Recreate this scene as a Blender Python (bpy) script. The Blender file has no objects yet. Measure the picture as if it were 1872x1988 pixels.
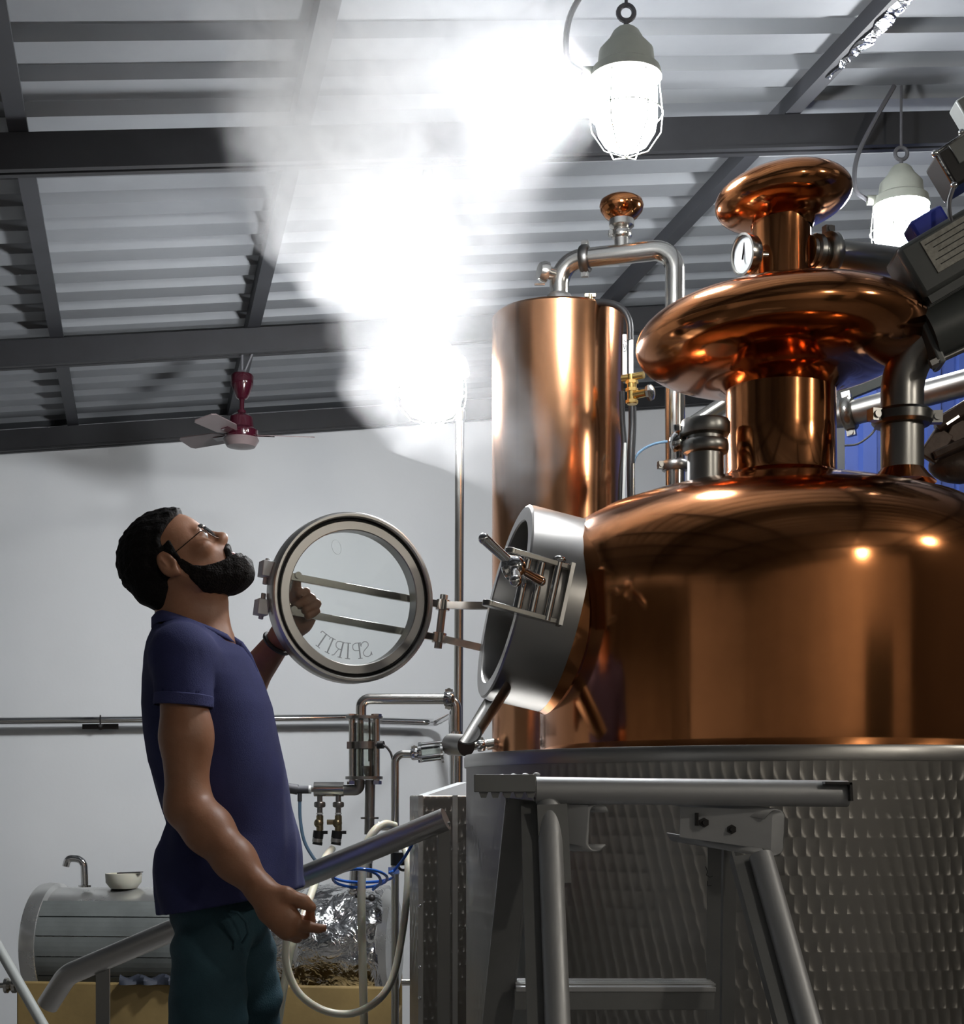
import bpy, math, random
import numpy as np
from mathutils import Vector, Matrix

random.seed(7)
S = bpy.context.scene
COL = S.collection
V = Vector

# ------------------------------------------------------------------ camera
F, HZ, CX, EYE = 2900.0, 1550.0, 936.0, 1.14      # focal (px), horizon row, centre column, eye height
cd = bpy.data.cameras.new('camera')
cam = bpy.data.objects.new('camera', cd); COL.objects.link(cam)
cam.location = (0, 0, EYE); cam.rotation_euler = (math.pi / 2, 0, 0)
cd.sensor_fit = 'HORIZONTAL'; cd.sensor_width = 36.0
cd.lens = F / 1872 * 36.0
cd.shift_y = (HZ - 994.0) / 1872.0
cd.clip_start = 0.05
S.camera = cam

# ------------------------------------------------------------------ world, exposure
wd = bpy.data.worlds.new('world'); S.world = wd; wd.use_nodes = True
wd.node_tree.nodes['Background'].inputs[0].default_value = (0.55, 0.6, 0.7, 1)
wd.node_tree.nodes['Background'].inputs[1].default_value = 0.0     # closed room: all light comes from its lamps
S.view_settings.view_transform = 'Standard'
S.view_settings.look = 'None'
S.view_settings.gamma = 1.0
S.view_settings.use_curve_mapping = False
S.view_settings.exposure = 0.42
LAMP_COLOR = (0.96, 0.98, 1.0, 1)
LAMP_POWER = 215.0
S.cycles.volume_bounces = 1
S.cycles.use_light_tree = False
S.cycles.max_bounces = 6
S.cycles.diffuse_bounces = 3
S.cycles.glossy_bounces = 4
S.cycles.transparent_max_bounces = 12
S.cycles.sample_clamp_indirect = 6.0
S.cycles.caustics_reflective = False
S.cycles.caustics_refractive = False

# ------------------------------------------------------------------ helpers
def P(px, py, D):
    """photo pixel at distance D (along the view axis) -> world point"""
    return V(((px - CX) * D / F, D, EYE + (HZ - py) * D / F))

def PP(l): return [P(*a) for a in l]

ORG = {}
def org_of(o): return ORG.get(o.name, V((0, 0, 0))) if o else V((0, 0, 0))

def tag(o, label=None, cat=None, group=None, kind=None):
    if label: o['label'] = label
    if cat: o['category'] = cat
    if group: o['group'] = group
    if kind: o['kind'] = kind
    return o

def thing(name, label, cat, loc=(0, 0, 0), group=None, kind=None):
    o = bpy.data.objects.new(name, None); COL.objects.link(o)
    o.empty_display_size = 0.1
    o.location = loc
    ORG[o.name] = V(loc)
    return tag(o, label, cat, group, kind)

def frame(z, x=None):
    z = V(z).normalized()
    if x is None:
        x = V((0, 0, 1)) if abs(z.z) < 0.9 else V((1, 0, 0))
    y = z.cross(V(x))
    if y.length < 1e-6: y = z.cross(V((0.3, 1, 0.2)))
    y.normalize(); x = y.cross(z).normalized()
    return x, y, z

def fillet(pts, r, n=7):
    pts = [V(p) for p in pts]
    if not isinstance(r, (list, tuple)): r = [r] * len(pts)
    out = [pts[0]]
    for i in range(1, len(pts) - 1):
        a, b, c = pts[i - 1], pts[i], pts[i + 1]
        d1 = (a - b); d2 = (c - b); l1, l2 = d1.length, d2.length
        d1.normalize(); d2.normalize()
        ang = d1.angle(d2, math.pi)
        if ang > math.pi - 0.02 or r[i] <= 0:
            out.append(b); continue
        t = min(r[i] / math.tan(ang / 2), l1 * 0.49, l2 * 0.49)
        rr = t * math.tan(ang / 2)
        bis = (d1 + d2).normalized()
        c0 = b + bis * (rr / math.sin(ang / 2))
        p0, p1 = b + d1 * t, b + d2 * t
        v0, v1 = p0 - c0, p1 - c0
        tot = v0.angle(v1, 0.0)
        ax = v0.cross(v1)
        if ax.length < 1e-9: out.append(b); continue
        ax.normalize()
        for k in range(n + 1):
            out.append(c0 + Matrix.Rotation(tot * k / n, 3, ax) @ v0)
    out.append(pts[-1])
    return out

def smooth_path(pts, n=8):
    """Catmull-Rom through the points"""
    pts = [V(p) for p in pts]
    q = [2 * pts[0] - pts[1]] + pts + [2 * pts[-1] - pts[-2]]
    out = []
    for i in range(1, len(q) - 2):
        p0, p1, p2, p3 = q[i - 1:i + 3]
        for k in range(n):
            t = k / n
            out.append(0.5 * ((2 * p1) + (p2 - p0) * t + (2 * p0 - 5 * p1 + 4 * p2 - p3) * t * t + (3 * p1 - p0 - 3 * p2 + p3) * t ** 3))
    out.append(pts[-1])
    return out

class MB:
    def __init__(s): s.v = []; s.f = []
    def add(s, vs, fs):
        o = len(s.v)
        s.v += [tuple(v) for v in vs]
        s.f += [tuple(i + o for i in f) for f in fs]
        return s
    def tube(s, pts, r, seg=14, caps=True, closed=False):
        pts = [V(p) for p in pts]
        n = len(pts)
        rs = r if isinstance(r, (list, tuple)) else [r] * n
        vs, fs = [], []
        prev = None
        for i in range(n):
            if closed: t = pts[(i + 1) % n] - pts[i - 1]
            elif i == 0: t = pts[1] - pts[0]
            elif i == n - 1: t = pts[-1] - pts[-2]
            else: t = (pts[i + 1] - pts[i]).normalized() + (pts[i] - pts[i - 1]).normalized()
            t.normalize()
            if prev is None:
                x, y, _ = frame(t)
            else:
                x = prev - t * prev.dot(t); x.normalize(); y = t.cross(x)
            prev = x
            for k in range(seg):
                a = 2 * math.pi * k / seg
                vs.append(pts[i] + (x * math.cos(a) + y * math.sin(a)) * rs[i])
        m = n if closed else n - 1
        for i in range(m):
            j = (i + 1) % n
            for k in range(seg):
                k2 = (k + 1) % seg
                fs.append((i * seg + k, i * seg + k2, j * seg + k2, j * seg + k))
        if caps and not closed:
            fs.append(tuple(range(seg))[::-1])
            fs.append(tuple((n - 1) * seg + k for k in range(seg)))
        return s.add(vs, fs)
    def cyl(s, a, b, r, r2=None, seg=24):
        return s.tube([a, b], [r, r if r2 is None else r2], seg)
    def lathe(s, prof, o, ax=(0, 0, 1), seg=48, xdir=None, closed=False):
        o = V(o); x, y, z = frame(ax, xdir)
        vs, fs, rings = [], [], []
        for (r, t) in prof:
            if abs(r) < 1e-7:
                rings.append([len(vs)]); vs.append(o + z * t)
            else:
                st = len(vs)
                for k in range(seg):
                    a = 2 * math.pi * k / seg
                    vs.append(o + z * t + (x * math.cos(a) + y * math.sin(a)) * r)
                rings.append(list(range(st, st + seg)))
        pairs = list(zip(rings[:-1], rings[1:]))
        if closed: pairs.append((rings[-1], rings[0]))
        for A, B in pairs:
            for k in range(seg):
                k2 = (k + 1) % seg
                if len(A) == 1 and len(B) == 1: continue
                if len(A) == 1: fs.append((A[0], B[k2], B[k]))
                elif len(B) == 1: fs.append((A[k], A[k2], B[0]))
                else: fs.append((A[k], A[k2], B[k2], B[k]))
        return s.add(vs, fs)
    def box(s, c, size, X=(1, 0, 0), Y=(0, 1, 0), Z=(0, 0, 1)):
        c = V(c); X, Y, Z = V(X), V(Y), V(Z); a, b, d = [q / 2 for q in size]
        vs = [c + X * (i * a) + Y * (j * b) + Z * (k * d) for k in (-1, 1) for j in (-1, 1) for i in (-1, 1)]
        return s.add(vs, [(0, 2, 3, 1), (4, 5, 7, 6), (0, 1, 5, 4), (2, 6, 7, 3), (0, 4, 6, 2), (1, 3, 7, 5)])
    def bar(s, a, b, w, t, side=None):
        """flat bar a->b, width w along `side`, thickness t"""
        a, b = V(a), V(b); z = (b - a); L = z.length; z.normalize()
        x, y, z = frame(z, side)
        return s.box((a + b) / 2, (w, t, L), x, y, z)
    def prism(s, poly, vec):
        poly = [V(p) for p in poly]; vec = V(vec); n = len(poly)
        vs = poly + [p + vec for p in poly]
        fs = [tuple(range(n))[::-1], tuple(range(n, 2 * n))]
        for i in range(n):
            j = (i + 1) % n
            fs.append((i, j, n + j, n + i))
        return s.add(vs, fs)
    def ball(s, c, r, ax=(0, 0, 1), sq=1.0, seg=20, n=10):
        prof = [(r * math.sin(math.pi * i / n) if 0 < i < n else 0.0, -r * sq * math.cos(math.pi * i / n)) for i in range(n + 1)]
        return s.lathe(prof, c, ax, seg)
    def ring(s, c, ax, R, r, seg=40, n=10):
        x, y, z = frame(ax)
        return s.tube([V(c) + (x * math.cos(2 * math.pi * k / seg) + y * math.sin(2 * math.pi * k / seg)) * R for k in range(seg)], r, n, closed=True)
    def build(s, name, mat, parent=None, smooth=True, bevel=0.0, ang=38, loc=None):
        off = org_of(parent) if parent else (V(loc) if loc is not None else V((0, 0, 0)))
        me = bpy.data.meshes.new(name)
        me.from_pydata([(v[0] - off.x, v[1] - off.y, v[2] - off.z) for v in s.v], [], s.f)
        me.validate(); me.update()
        bmn = __import__('bmesh').new(); bmn.from_mesh(me)
        __import__('bmesh').ops.recalc_face_normals(bmn, faces=bmn.faces); bmn.to_mesh(me); bmn.free()
        if smooth:
            for p in me.polygons: p.use_smooth = True
            me.set_sharp_from_angle(angle=math.radians(ang))
        if mat: me.materials.append(mat)
        o = bpy.data.objects.new(name, me); COL.objects.link(o)
        if parent:
            o.parent = parent; ORG[o.name] = off
        else:
            o.location = off; ORG[o.name] = off
        if bevel:
            b = o.modifiers.new('bevel', 'BEVEL'); b.width = bevel; b.segments = 2; b.limit_method = 'ANGLE'
        return o

# ------------------------------------------------------------------ materials
def nodes(name):
    m = bpy.data.materials.new(name); m.use_nodes = True
    nt = m.node_tree; b = nt.nodes['Principled BSDF']
    return m, nt, b

def nn(nt, t, ins=None, **props):
    n = nt.nodes.new(t)
    for k, v in props.items(): setattr(n, k, v)
    for k, v in (ins or {}).items():
        if isinstance(v, bpy.types.NodeSocket): nt.links.new(v, n.inputs[k])
        else: n.inputs[k].default_value = v
    return n

def mth(nt, op, a, b=0.0, c=0.0):
    n = nn(nt, 'ShaderNodeMath', {0: a, 1: b, 2: c}, operation=op)
    return n.outputs[0]

def mat(name, col, rough=0.5, metal=0.0, bump=0.0, scale=40.0, var=0.0, vscale=4.0, rvar=0.0, stretch=None, col2=None, coat=0.0, sub=0.0, spec=0.5):
    m, nt, b = nodes(name)
    c4 = tuple(col) + (1,)
    b.inputs['Base Color'].default_value = c4
    b.inputs['Roughness'].default_value = rough
    b.inputs['Metallic'].default_value = metal
    b.inputs['Specular IOR Level'].default_value = spec
    if coat: b.inputs['Coat Weight'].default_value = coat
    if sub:
        b.inputs['Subsurface Weight'].default_value = sub
        b.inputs['Subsurface Radius'].default_value = (0.012, 0.005, 0.003)
    tc = nn(nt, 'ShaderNodeTexCoord').outputs['Object']
    if stretch:
        tc = nn(nt, 'ShaderNodeMapping', {'Vector': tc, 'Scale': stretch}).outputs[0]
    if var or rvar:
        nz = nn(nt, 'ShaderNodeTexNoise', {'Vector': tc, 'Scale': vscale, 'Detail': 5.0, 'Roughness': 0.6}).outputs[0]
        if var:
            c2 = tuple(col2) + (1,) if col2 else tuple(q * (1 - var) for q in col) + (1,)
            r = nn(nt, 'ShaderNodeMapRange', {0: nz, 1: 0.35, 2: 0.7}).outputs[0]
            mx = nn(nt, 'ShaderNodeMix', data_type='RGBA')
            nt.links.new(r, mx.inputs[0]); mx.inputs[6].default_value = c4; mx.inputs[7].default_value = c2
            nt.links.new(mx.outputs[2], b.inputs['Base Color'])
        if rvar:
            r = nn(nt, 'ShaderNodeMapRange', {0: nz, 1: 0.3, 2: 0.75, 3: rough, 4: rough + rvar}).outputs[0]
            nt.links.new(r, b.inputs['Roughness'])
    if bump:
        nz = nn(nt, 'ShaderNodeTexNoise', {'Vector': tc, 'Scale': scale, 'Detail': 4.0}).outputs[0]
        bp = nn(nt, 'ShaderNodeBump', {'Height': nz, 'Strength': bump, 'Distance': 0.01})
        nt.links.new(bp.outputs[0], b.inputs['Normal'])
    return m

def emis(name, col, power):
    m, nt, b = nodes(name)
    b.inputs['Base Color'].default_value = (0.9, 0.9, 0.9, 1)
    b.inputs['Emission Color'].default_value = col
    b.inputs['Emission Strength'].default_value = power
    return m

M = {}
M['wall'] = mat('wall_paint', (0.86, 0.88, 0.90), 0.45, var=0.05, vscale=1.3, bump=0.04, scale=60)
M['wall_dirty'] = mat('wall_paint_rear', (0.76, 0.73, 0.68), 0.6, var=0.22, vscale=1.6)
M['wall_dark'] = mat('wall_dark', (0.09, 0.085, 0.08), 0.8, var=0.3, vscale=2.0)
M['floor'] = mat('floor_concrete', (0.22, 0.21, 0.2), 0.55, var=0.3, vscale=3, bump=0.1, scale=30)
M['roof'] = mat('roof_sheet', (0.31, 0.325, 0.345), 0.6, 0.1, var=0.15, vscale=2.5, bump=0.03, scale=9)
M['beam'] = mat('beam_paint', (0.022, 0.023, 0.027), 0.6, var=0.3, vscale=8, bump=0.05, scale=30)
M['purlin'] = mat('purlin_paint', (0.045, 0.047, 0.055), 0.6, var=0.2, vscale=5)
M['copper'] = mat('polished_copper', (0.64, 0.255, 0.098), 0.085, 1.0, bump=0.012, scale=7, var=0.22, vscale=3.5, rvar=0.09)
M['copper_col'] = mat('column_copper', (0.80, 0.40, 0.21), 0.16, 1.0, bump=0.012, scale=9, var=0.15, vscale=4, rvar=0.08)
M['steel'] = mat('polished_steel', (0.62, 0.60, 0.56), 0.16, 1.0, rvar=0.08, vscale=6)
M['steel_br'] = mat('brushed_steel', (0.55, 0.54, 0.52), 0.3, 1.0, rvar=0.12, vscale=7, bump=0.02, scale=20)
M['collar_steel'] = mat('collar_steel', (0.42, 0.41, 0.395), 0.27, 1.0, rvar=0.1, vscale=6)
M['steel_dk'] = mat('satin_steel_dark', (0.33, 0.325, 0.31), 0.3, 1.0, rvar=0.1, vscale=8)
M['chrome'] = mat('chrome', (0.78, 0.78, 0.78), 0.06, 1.0)
M['alu'] = mat('aluminium', (0.52, 0.53, 0.54), 0.42, 0.55, rvar=0.15, vscale=14, bump=0.03, scale=60)
M['alu_paint'] = mat('aluminium_grey', (0.26, 0.265, 0.265), 0.45, 0.3, var=0.15, vscale=10)
M['brass'] = mat('brass', (0.80, 0.56, 0.2), 0.2, 1.0)
M['brass_dk'] = mat('aged_brass', (0.42, 0.34, 0.2), 0.3, 1.0, var=0.3, vscale=40)
M['rubber'] = mat('black_rubber', (0.012, 0.012, 0.013), 0.45)
M['black'] = mat('black_plastic', (0.02, 0.018, 0.018), 0.4)
M['white_pl'] = mat('white_plastic', (0.75, 0.75, 0.72), 0.4)
M['motor'] = mat('motor_grey', (0.075, 0.082, 0.08), 0.42, var=0.2, vscale=12, bump=0.03, scale=60)
M['motor_lt'] = mat('motor_cover_grey', (0.22, 0.23, 0.225), 0.45, var=0.12, vscale=14)
M['plate'] = mat('nameplate', (0.34, 0.33, 0.29), 0.45, 0.2, var=0.35, vscale=90)
M['blue_pl'] = mat('blue_plastic', (0.03, 0.05, 0.42), 0.35)
M['blue_sheet'] = mat('blue_sheet', (0.04, 0.075, 0.27), 0.4, var=0.25, vscale=3)
M['brown'] = mat('brown_casting', (0.085, 0.055, 0.04), 0.45, 0.3, var=0.5, vscale=18, bump=0.2, scale=50)
M['maroon'] = mat('maroon_enamel', (0.038, 0.004, 0.010), 0.14, coat=0.6)
M['blade'] = mat('fan_blade', (0.17, 0.13, 0.13), 0.35, var=0.15, vscale=10)
M['lamp_body'] = mat('lamp_housing', (0.42, 0.44, 0.38), 0.45, var=0.15, vscale=14)
M['lamp'] = emis('lamp_glass', LAMP_COLOR, LAMP_POWER)
M['cable'] = mat('cable_grey', (0.09, 0.09, 0.1), 0.5)
M['hose_c'] = mat('silicone_hose', (0.74, 0.70, 0.56), 0.25, sub=0.3)
M['hose_b'] = mat('blue_tubing', (0.035, 0.16, 0.62), 0.18)
M['hose_pb'] = mat('pale_blue_tubing', (0.22, 0.36, 0.52), 0.25)
M['slat'] = mat('grey_insulation', (0.17, 0.185, 0.18), 0.42, var=0.3, vscale=6, bump=0.08, scale=25)
M['shell'] = mat('vessel_shell', (0.7, 0.7, 0.68), 0.22, 0.85, rvar=0.15, vscale=5)
M['tan'] = mat('tan_board', (0.34, 0.235, 0.09), 0.6, var=0.35, vscale=4, bump=0.1, scale=25)
M['tub'] = mat('cream_plastic', (0.62, 0.6, 0.5), 0.4, sub=0.2)
M['skin'] = mat('skin', (0.42, 0.205, 0.12), 0.45, var=0.22, vscale=22, bump=0.06, scale=160, sub=0.12, col2=(0.36, 0.165, 0.092))
M['hair'] = mat('black_hair', (0.006, 0.005, 0.005), 0.8, bump=0.5, scale=180, spec=0.2)
M['beard'] = mat('black_beard', (0.011, 0.008, 0.007), 0.8, bump=0.8, scale=240, spec=0.25)
M['lip'] = mat('lip', (0.28, 0.11, 0.08), 0.4)
M['eye_w'] = mat('eye_white', (0.7, 0.66, 0.62), 0.15)
M['iris'] = mat('iris', (0.02, 0.01, 0.007), 0.1)
M['shirt'] = mat('navy_cotton', (0.036, 0.042, 0.15), 0.85, var=0.25, vscale=10, bump=0.25, scale=500)
M['collar'] = mat('navy_rib_knit', (0.055, 0.062, 0.19), 0.85, bump=0.3, scale=400)
M['jeans'] = mat('teal_denim', (0.04, 0.105, 0.14), 0.8, var=0.35, vscale=9, bump=0.25, scale=300)
M['shoe'] = mat('black_leather', (0.02, 0.018, 0.016), 0.4)
M['wire'] = mat('spectacle_wire', (0.05, 0.035, 0.025), 0.3, 0.8)
M['ink'] = mat('black_marker', (0.01, 0.01, 0.01), 0.6)
M['film'] = mat('clear_film', (0.8, 0.82, 0.82), 0.2, spec=0.6)

def glass_mat(name, tint, amount, rough=0.03):
    m = bpy.data.materials.new(name); m.use_nodes = True
    nt = m.node_tree; nt.nodes.remove(nt.nodes['Principled BSDF'])
    tr = nn(nt, 'ShaderNodeBsdfTransparent', {0: tuple(tint) + (1,)})
    gl = nn(nt, 'ShaderNodeBsdfGlossy', {'Roughness': rough})
    fr = nn(nt, 'ShaderNodeFresnel', {'IOR': 1.45})
    mx = nn(nt, 'ShaderNodeMixShader', {0: mth(nt, 'MULTIPLY', fr.outputs[0], amount), 1: tr.outputs[0], 2: gl.outputs[0]})
    nt.links.new(mx.outputs[0], nt.nodes['Material Output'].inputs[0])
    return m
def etch_mat(name, k):
    m = bpy.data.materials.new(name); m.use_nodes = True
    nt = m.node_tree; nt.nodes.remove(nt.nodes['Principled BSDF'])
    tr = nn(nt, 'ShaderNodeBsdfTransparent'); df = nn(nt, 'ShaderNodeBsdfDiffuse', {0: (.5, .52, .54, 1)})
    mx = nn(nt, 'ShaderNodeMixShader', {0: k, 1: tr.outputs[0], 2: df.outputs[0]})
    nt.links.new(mx.outputs[0], nt.nodes['Material Output'].inputs[0])
    return m
M['etch'] = etch_mat('etched_lettering', 0.5); M['etch_f'] = etch_mat('etched_faint', 0.16)
M['glass'] = glass_mat('clear_glass', (0.96, 0.975, 0.97), 1.0)
M['sglass'] = glass_mat('sight_glass', (0.9, 0.92, 0.9), 1.6)

def foil_mat():
    m, nt, b = nodes('crumpled_foil')
    b.inputs['Base Color'].default_value = (0.8, 0.8, 0.8, 1)
    b.inputs['Metallic'].default_value = 1.0
    b.inputs['Roughness'].default_value = 0.13
    tc = nn(nt, 'ShaderNodeTexCoord').outputs['Object']
    n1 = nn(nt, 'ShaderNodeTexNoise', {'Vector': tc, 'Scale': 14.0, 'Detail': 4.0, 'Distortion': 1.2}).outputs[0]
    bp = nn(nt, 'ShaderNodeBump', {'Height': n1, 'Strength': 0.7, 'Distance': 0.03})
    nt.links.new(bp.outputs[0], b.inputs['Normal'])
    return m
M['foil'] = foil_mat()

def swirl_mat(R, dx, dz, name='swirl_steel', flat=False):
    """stainless sheet finished with overlapping circular brush spots"""
    m, nt, b = nodes(name)
    b.inputs['Base Color'].default_value = (0.40, 0.385, 0.36, 1)
    b.inputs['Metallic'].default_value = 1.0
    b.inputs['Roughness'].default_value = 0.34
    b.inputs['Anisotropic'].default_value = 0.92
    tc = nn(nt, 'ShaderNodeTexCoord').outputs['Object']
    sp = nn(nt, 'ShaderNodeSeparateXYZ', {0: tc})
    x, y, z = sp.outputs
    if flat:
        arc = mth(nt, 'ADD', x, y); tx, ty = 1.0, 0.0
        txs = None
    else:
        th = mth(nt, 'ARCTAN2', y, x)
        arc = mth(nt, 'MULTIPLY', th, R)
        sn = mth(nt, 'SINE', th); cs = mth(nt, 'COSINE', th)
    row = mth(nt, 'FLOOR', mth(nt, 'DIVIDE', z, dz))
    a = mth(nt, 'SUBTRACT', mth(nt, 'FRACT', mth(nt, 'ADD', mth(nt, 'DIVIDE', arc, dx), mth(nt, 'MULTIPLY', row, 0.37))), 0.5)
    q = mth(nt, 'SUBTRACT', mth(nt, 'FRACT', mth(nt, 'DIVIDE', z, dz)), -0.18)
    am = mth(nt, 'MULTIPLY', a, dx); bm = mth(nt, 'MULTIPLY', q, dz * 0.75)
    nb = mth(nt, 'MULTIPLY', bm, -1.0)
    if flat:
        cb = nn(nt, 'ShaderNodeCombineXYZ', {0: nb, 1: 0.0, 2: am})
    else:
        cb = nn(nt, 'ShaderNodeCombineXYZ', {0: mth(nt, 'MULTIPLY', mth(nt, 'MULTIPLY', sn, -1.0), nb), 1: mth(nt, 'MULTIPLY', cs, nb), 2: am})
    nrm = nn(nt, 'ShaderNodeVectorMath', {0: cb.outputs[0]}, operation='NORMALIZE')
    nt.links.new(nrm.outputs[0], b.inputs['Tangent'])
    nz = nn(nt, 'ShaderNodeTexNoise', {'Vector': tc, 'Scale': 5.0, 'Detail': 5.0}).outputs[0]
    cr = nn(nt, 'ShaderNodeMapRange', {0: nz, 1: 0.3, 2: 0.75, 3: 0.30, 4: 0.42}).outputs[0]
    nt.links.new(cr, b.inputs['Roughness'])
    return m

# ------------------------------------------------------------------ the room (its walls stand 12.8 degrees off the view axis)
_a = math.radians(12.8); RC, RS = math.cos(_a), math.sin(_a)
WU, WV = V((RC, RS, 0)), V((-RS, RC, 0))
UP = V((0, 0, 1))
def W(u, v, z): return V((RC * u - RS * v, RS * u + RC * v, z))
SLOPE = 0.123
def zr(u, c=1.83): return EYE + c + SLOPE * u
ROOFX = (WU + UP * SLOPE).normalized()
ROOFZ = (UP - WU * SLOPE).normalized()
U0, U1, V0, V1 = -3.6, 5.2, -3.0, 7.30

def struct(name, mb, m, parent=None, **k):
    o = mb.build(name, m, parent, **k)
    if not parent: o['kind'] = 'structure'
    return o

fl = MB(); fl.box(W((U0 - 3.4 + U1) / 2, (V0 + V1) / 2, -0.05), (U1 - U0 + 3.8, V1 - V0 + 0.4, 0.1), WU, WV)
struct('floor', fl, M['floor'], smooth=False)
def wall_u(name, v, th, m):
    b = MB()
    b.prism([W(U0 - .1, v, 0), W(U1 + .1, v, 0), W(U1 + .1, v, zr(U1 + .1) - .03), W(U0 - .1, v, zr(U0 - .1) - .03)], WV * th)
    return struct(name, b, m, smooth=False)
def wall_v(name, u, th, m, holes=()):
    b = MB(); top = zr(u) - .03
    segs = [V0]
    for (a, c2, h) in holes: segs += [a, c2]
    segs.append(V1)
    for i in range(0, len(segs), 2):
        b.prism([W(u, segs[i], 0), W(u, segs[i + 1], 0), W(u, segs[i + 1], top), W(u, segs[i], top)], WU * th)
    for (a, c2, h) in holes:
        b.prism([W(u, a, h), W(u, c2, h), W(u, c2, top), W(u, a, top)], WU * th)
    return struct(name, b, m, smooth=False)
wall_u('wall_far', V1, 0.12, M['wall'])
wall_u('wall_rear', V0, -0.12, M['wall_dirty'])
wall_v('wall_left', U0, -0.12, M['wall'], holes=[(0.6, 4.6, 2.25)])
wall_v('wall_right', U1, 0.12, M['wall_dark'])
# unlit store room behind the wide opening in the left wall
b = MB()
b.box(W(U0 - 3.2, 2.6, 1.3), (0.1, 4.3, 2.6), WU, WV)
for q in (0.45, 4.75): b.box(W(U0 - 1.66, q, 1.3), (3.1, 0.1, 2.6), WU, WV)
b.box(W(U0 - 1.66, 2.6, 2.62), (3.2, 4.4, 0.06), WU, WV)
struct('wall_store', b, M['wall_dirty'], smooth=False)
b = MB()
for q in (0.57, 4.63): b.box(W(U0 - .06, q, 1.14), (0.16, 0.06, 2.28), WU, WV)
b.box(W(U0 - .06, 2.6, 2.28), (0.16, 4.12, 0.06), WU, WV)
struct('trim_1', b, M['beam'], smooth=False)

ceil = thing('ceiling', None, None, (0, 0, zr(0)), kind='structure')
PITCH = 0.2
def roof_sheet(v0, v1):
    b = MB(); prof = []
    n = int(round((v1 - v0) / PITCH))
    for i in range(n):
        v = v0 + i * PITCH
        prof += [(v, 0), (v + .105, 0), (v + .125, .032), (v + .18, .032)]
    prof.append((v1, 0))
    ua, ub = U0 - .3, U1 + .3
    lo = [(W(ua, v, zr(ua) + h), W(ub, v, zr(ub) + h)) for v, h in prof]
    hi = [(W(ua, v, zr(ua) + h + .004), W(ub, v, zr(ub) + h + .004)) for v, h in prof]
    k = len(prof); vs = [p for ab in lo for p in ab] + [p for ab in hi for p in ab]
    fs = []
    for i in range(k - 1):
        fs.append((2 * i, 2 * i + 1, 2 * i + 3, 2 * i + 2))
        o = 2 * k
        fs.append((o + 2 * i, o + 2 * i + 2, o + 2 * i + 3, o + 2 * i + 1))
    fs += [(0, 2 * k, 2 * k + 1, 1), (2 * k - 2, 2 * k - 1, 4 * k - 1, 4 * k - 2)]
    b.add(vs, fs)
    b.build('roof_sheet', M['roof'], ceil, smooth=False)
v = V0 - 0.3
while v < V1 + 0.2:
    roof_sheet(v, v + 1.0); v += 1.0
for u in (-2.5, -1.8, -1.05, -0.32, 0.42, 1.86, 3.3, 4.0, 4.7):
    b = MB(); L = V1 - V0
    b.box(W(u, (V0 + V1) / 2, zr(u) - .024), (0.05, L, 0.046), ROOFX, WV, ROOFZ)
    b.build('purlin', M['purlin'], ceil, smooth=False)
for v, w in ((-0.9, .05), (0.8, .05), (2.45, .05), (4.10, .055), (5.89, .055), (7.25, .06)):
    b = MB(); uu = (U0 + U1) / 2
    b.box(W(uu, v, zr(uu) - .048 - .047), ((U1 - U0) / ROOFX.dot(WU), w, 0.088), ROOFX, WV, ROOFZ)
    for k in (-1, 1):
        b.box(W(uu, v + k * .018, zr(uu) - .048 - .096), ((U1 - U0) / ROOFX.dot(WU), 0.022, 0.008), ROOFX, WV, ROOFZ)
    b.build('rafter', M['beam'], ceil, smooth=False)

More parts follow.
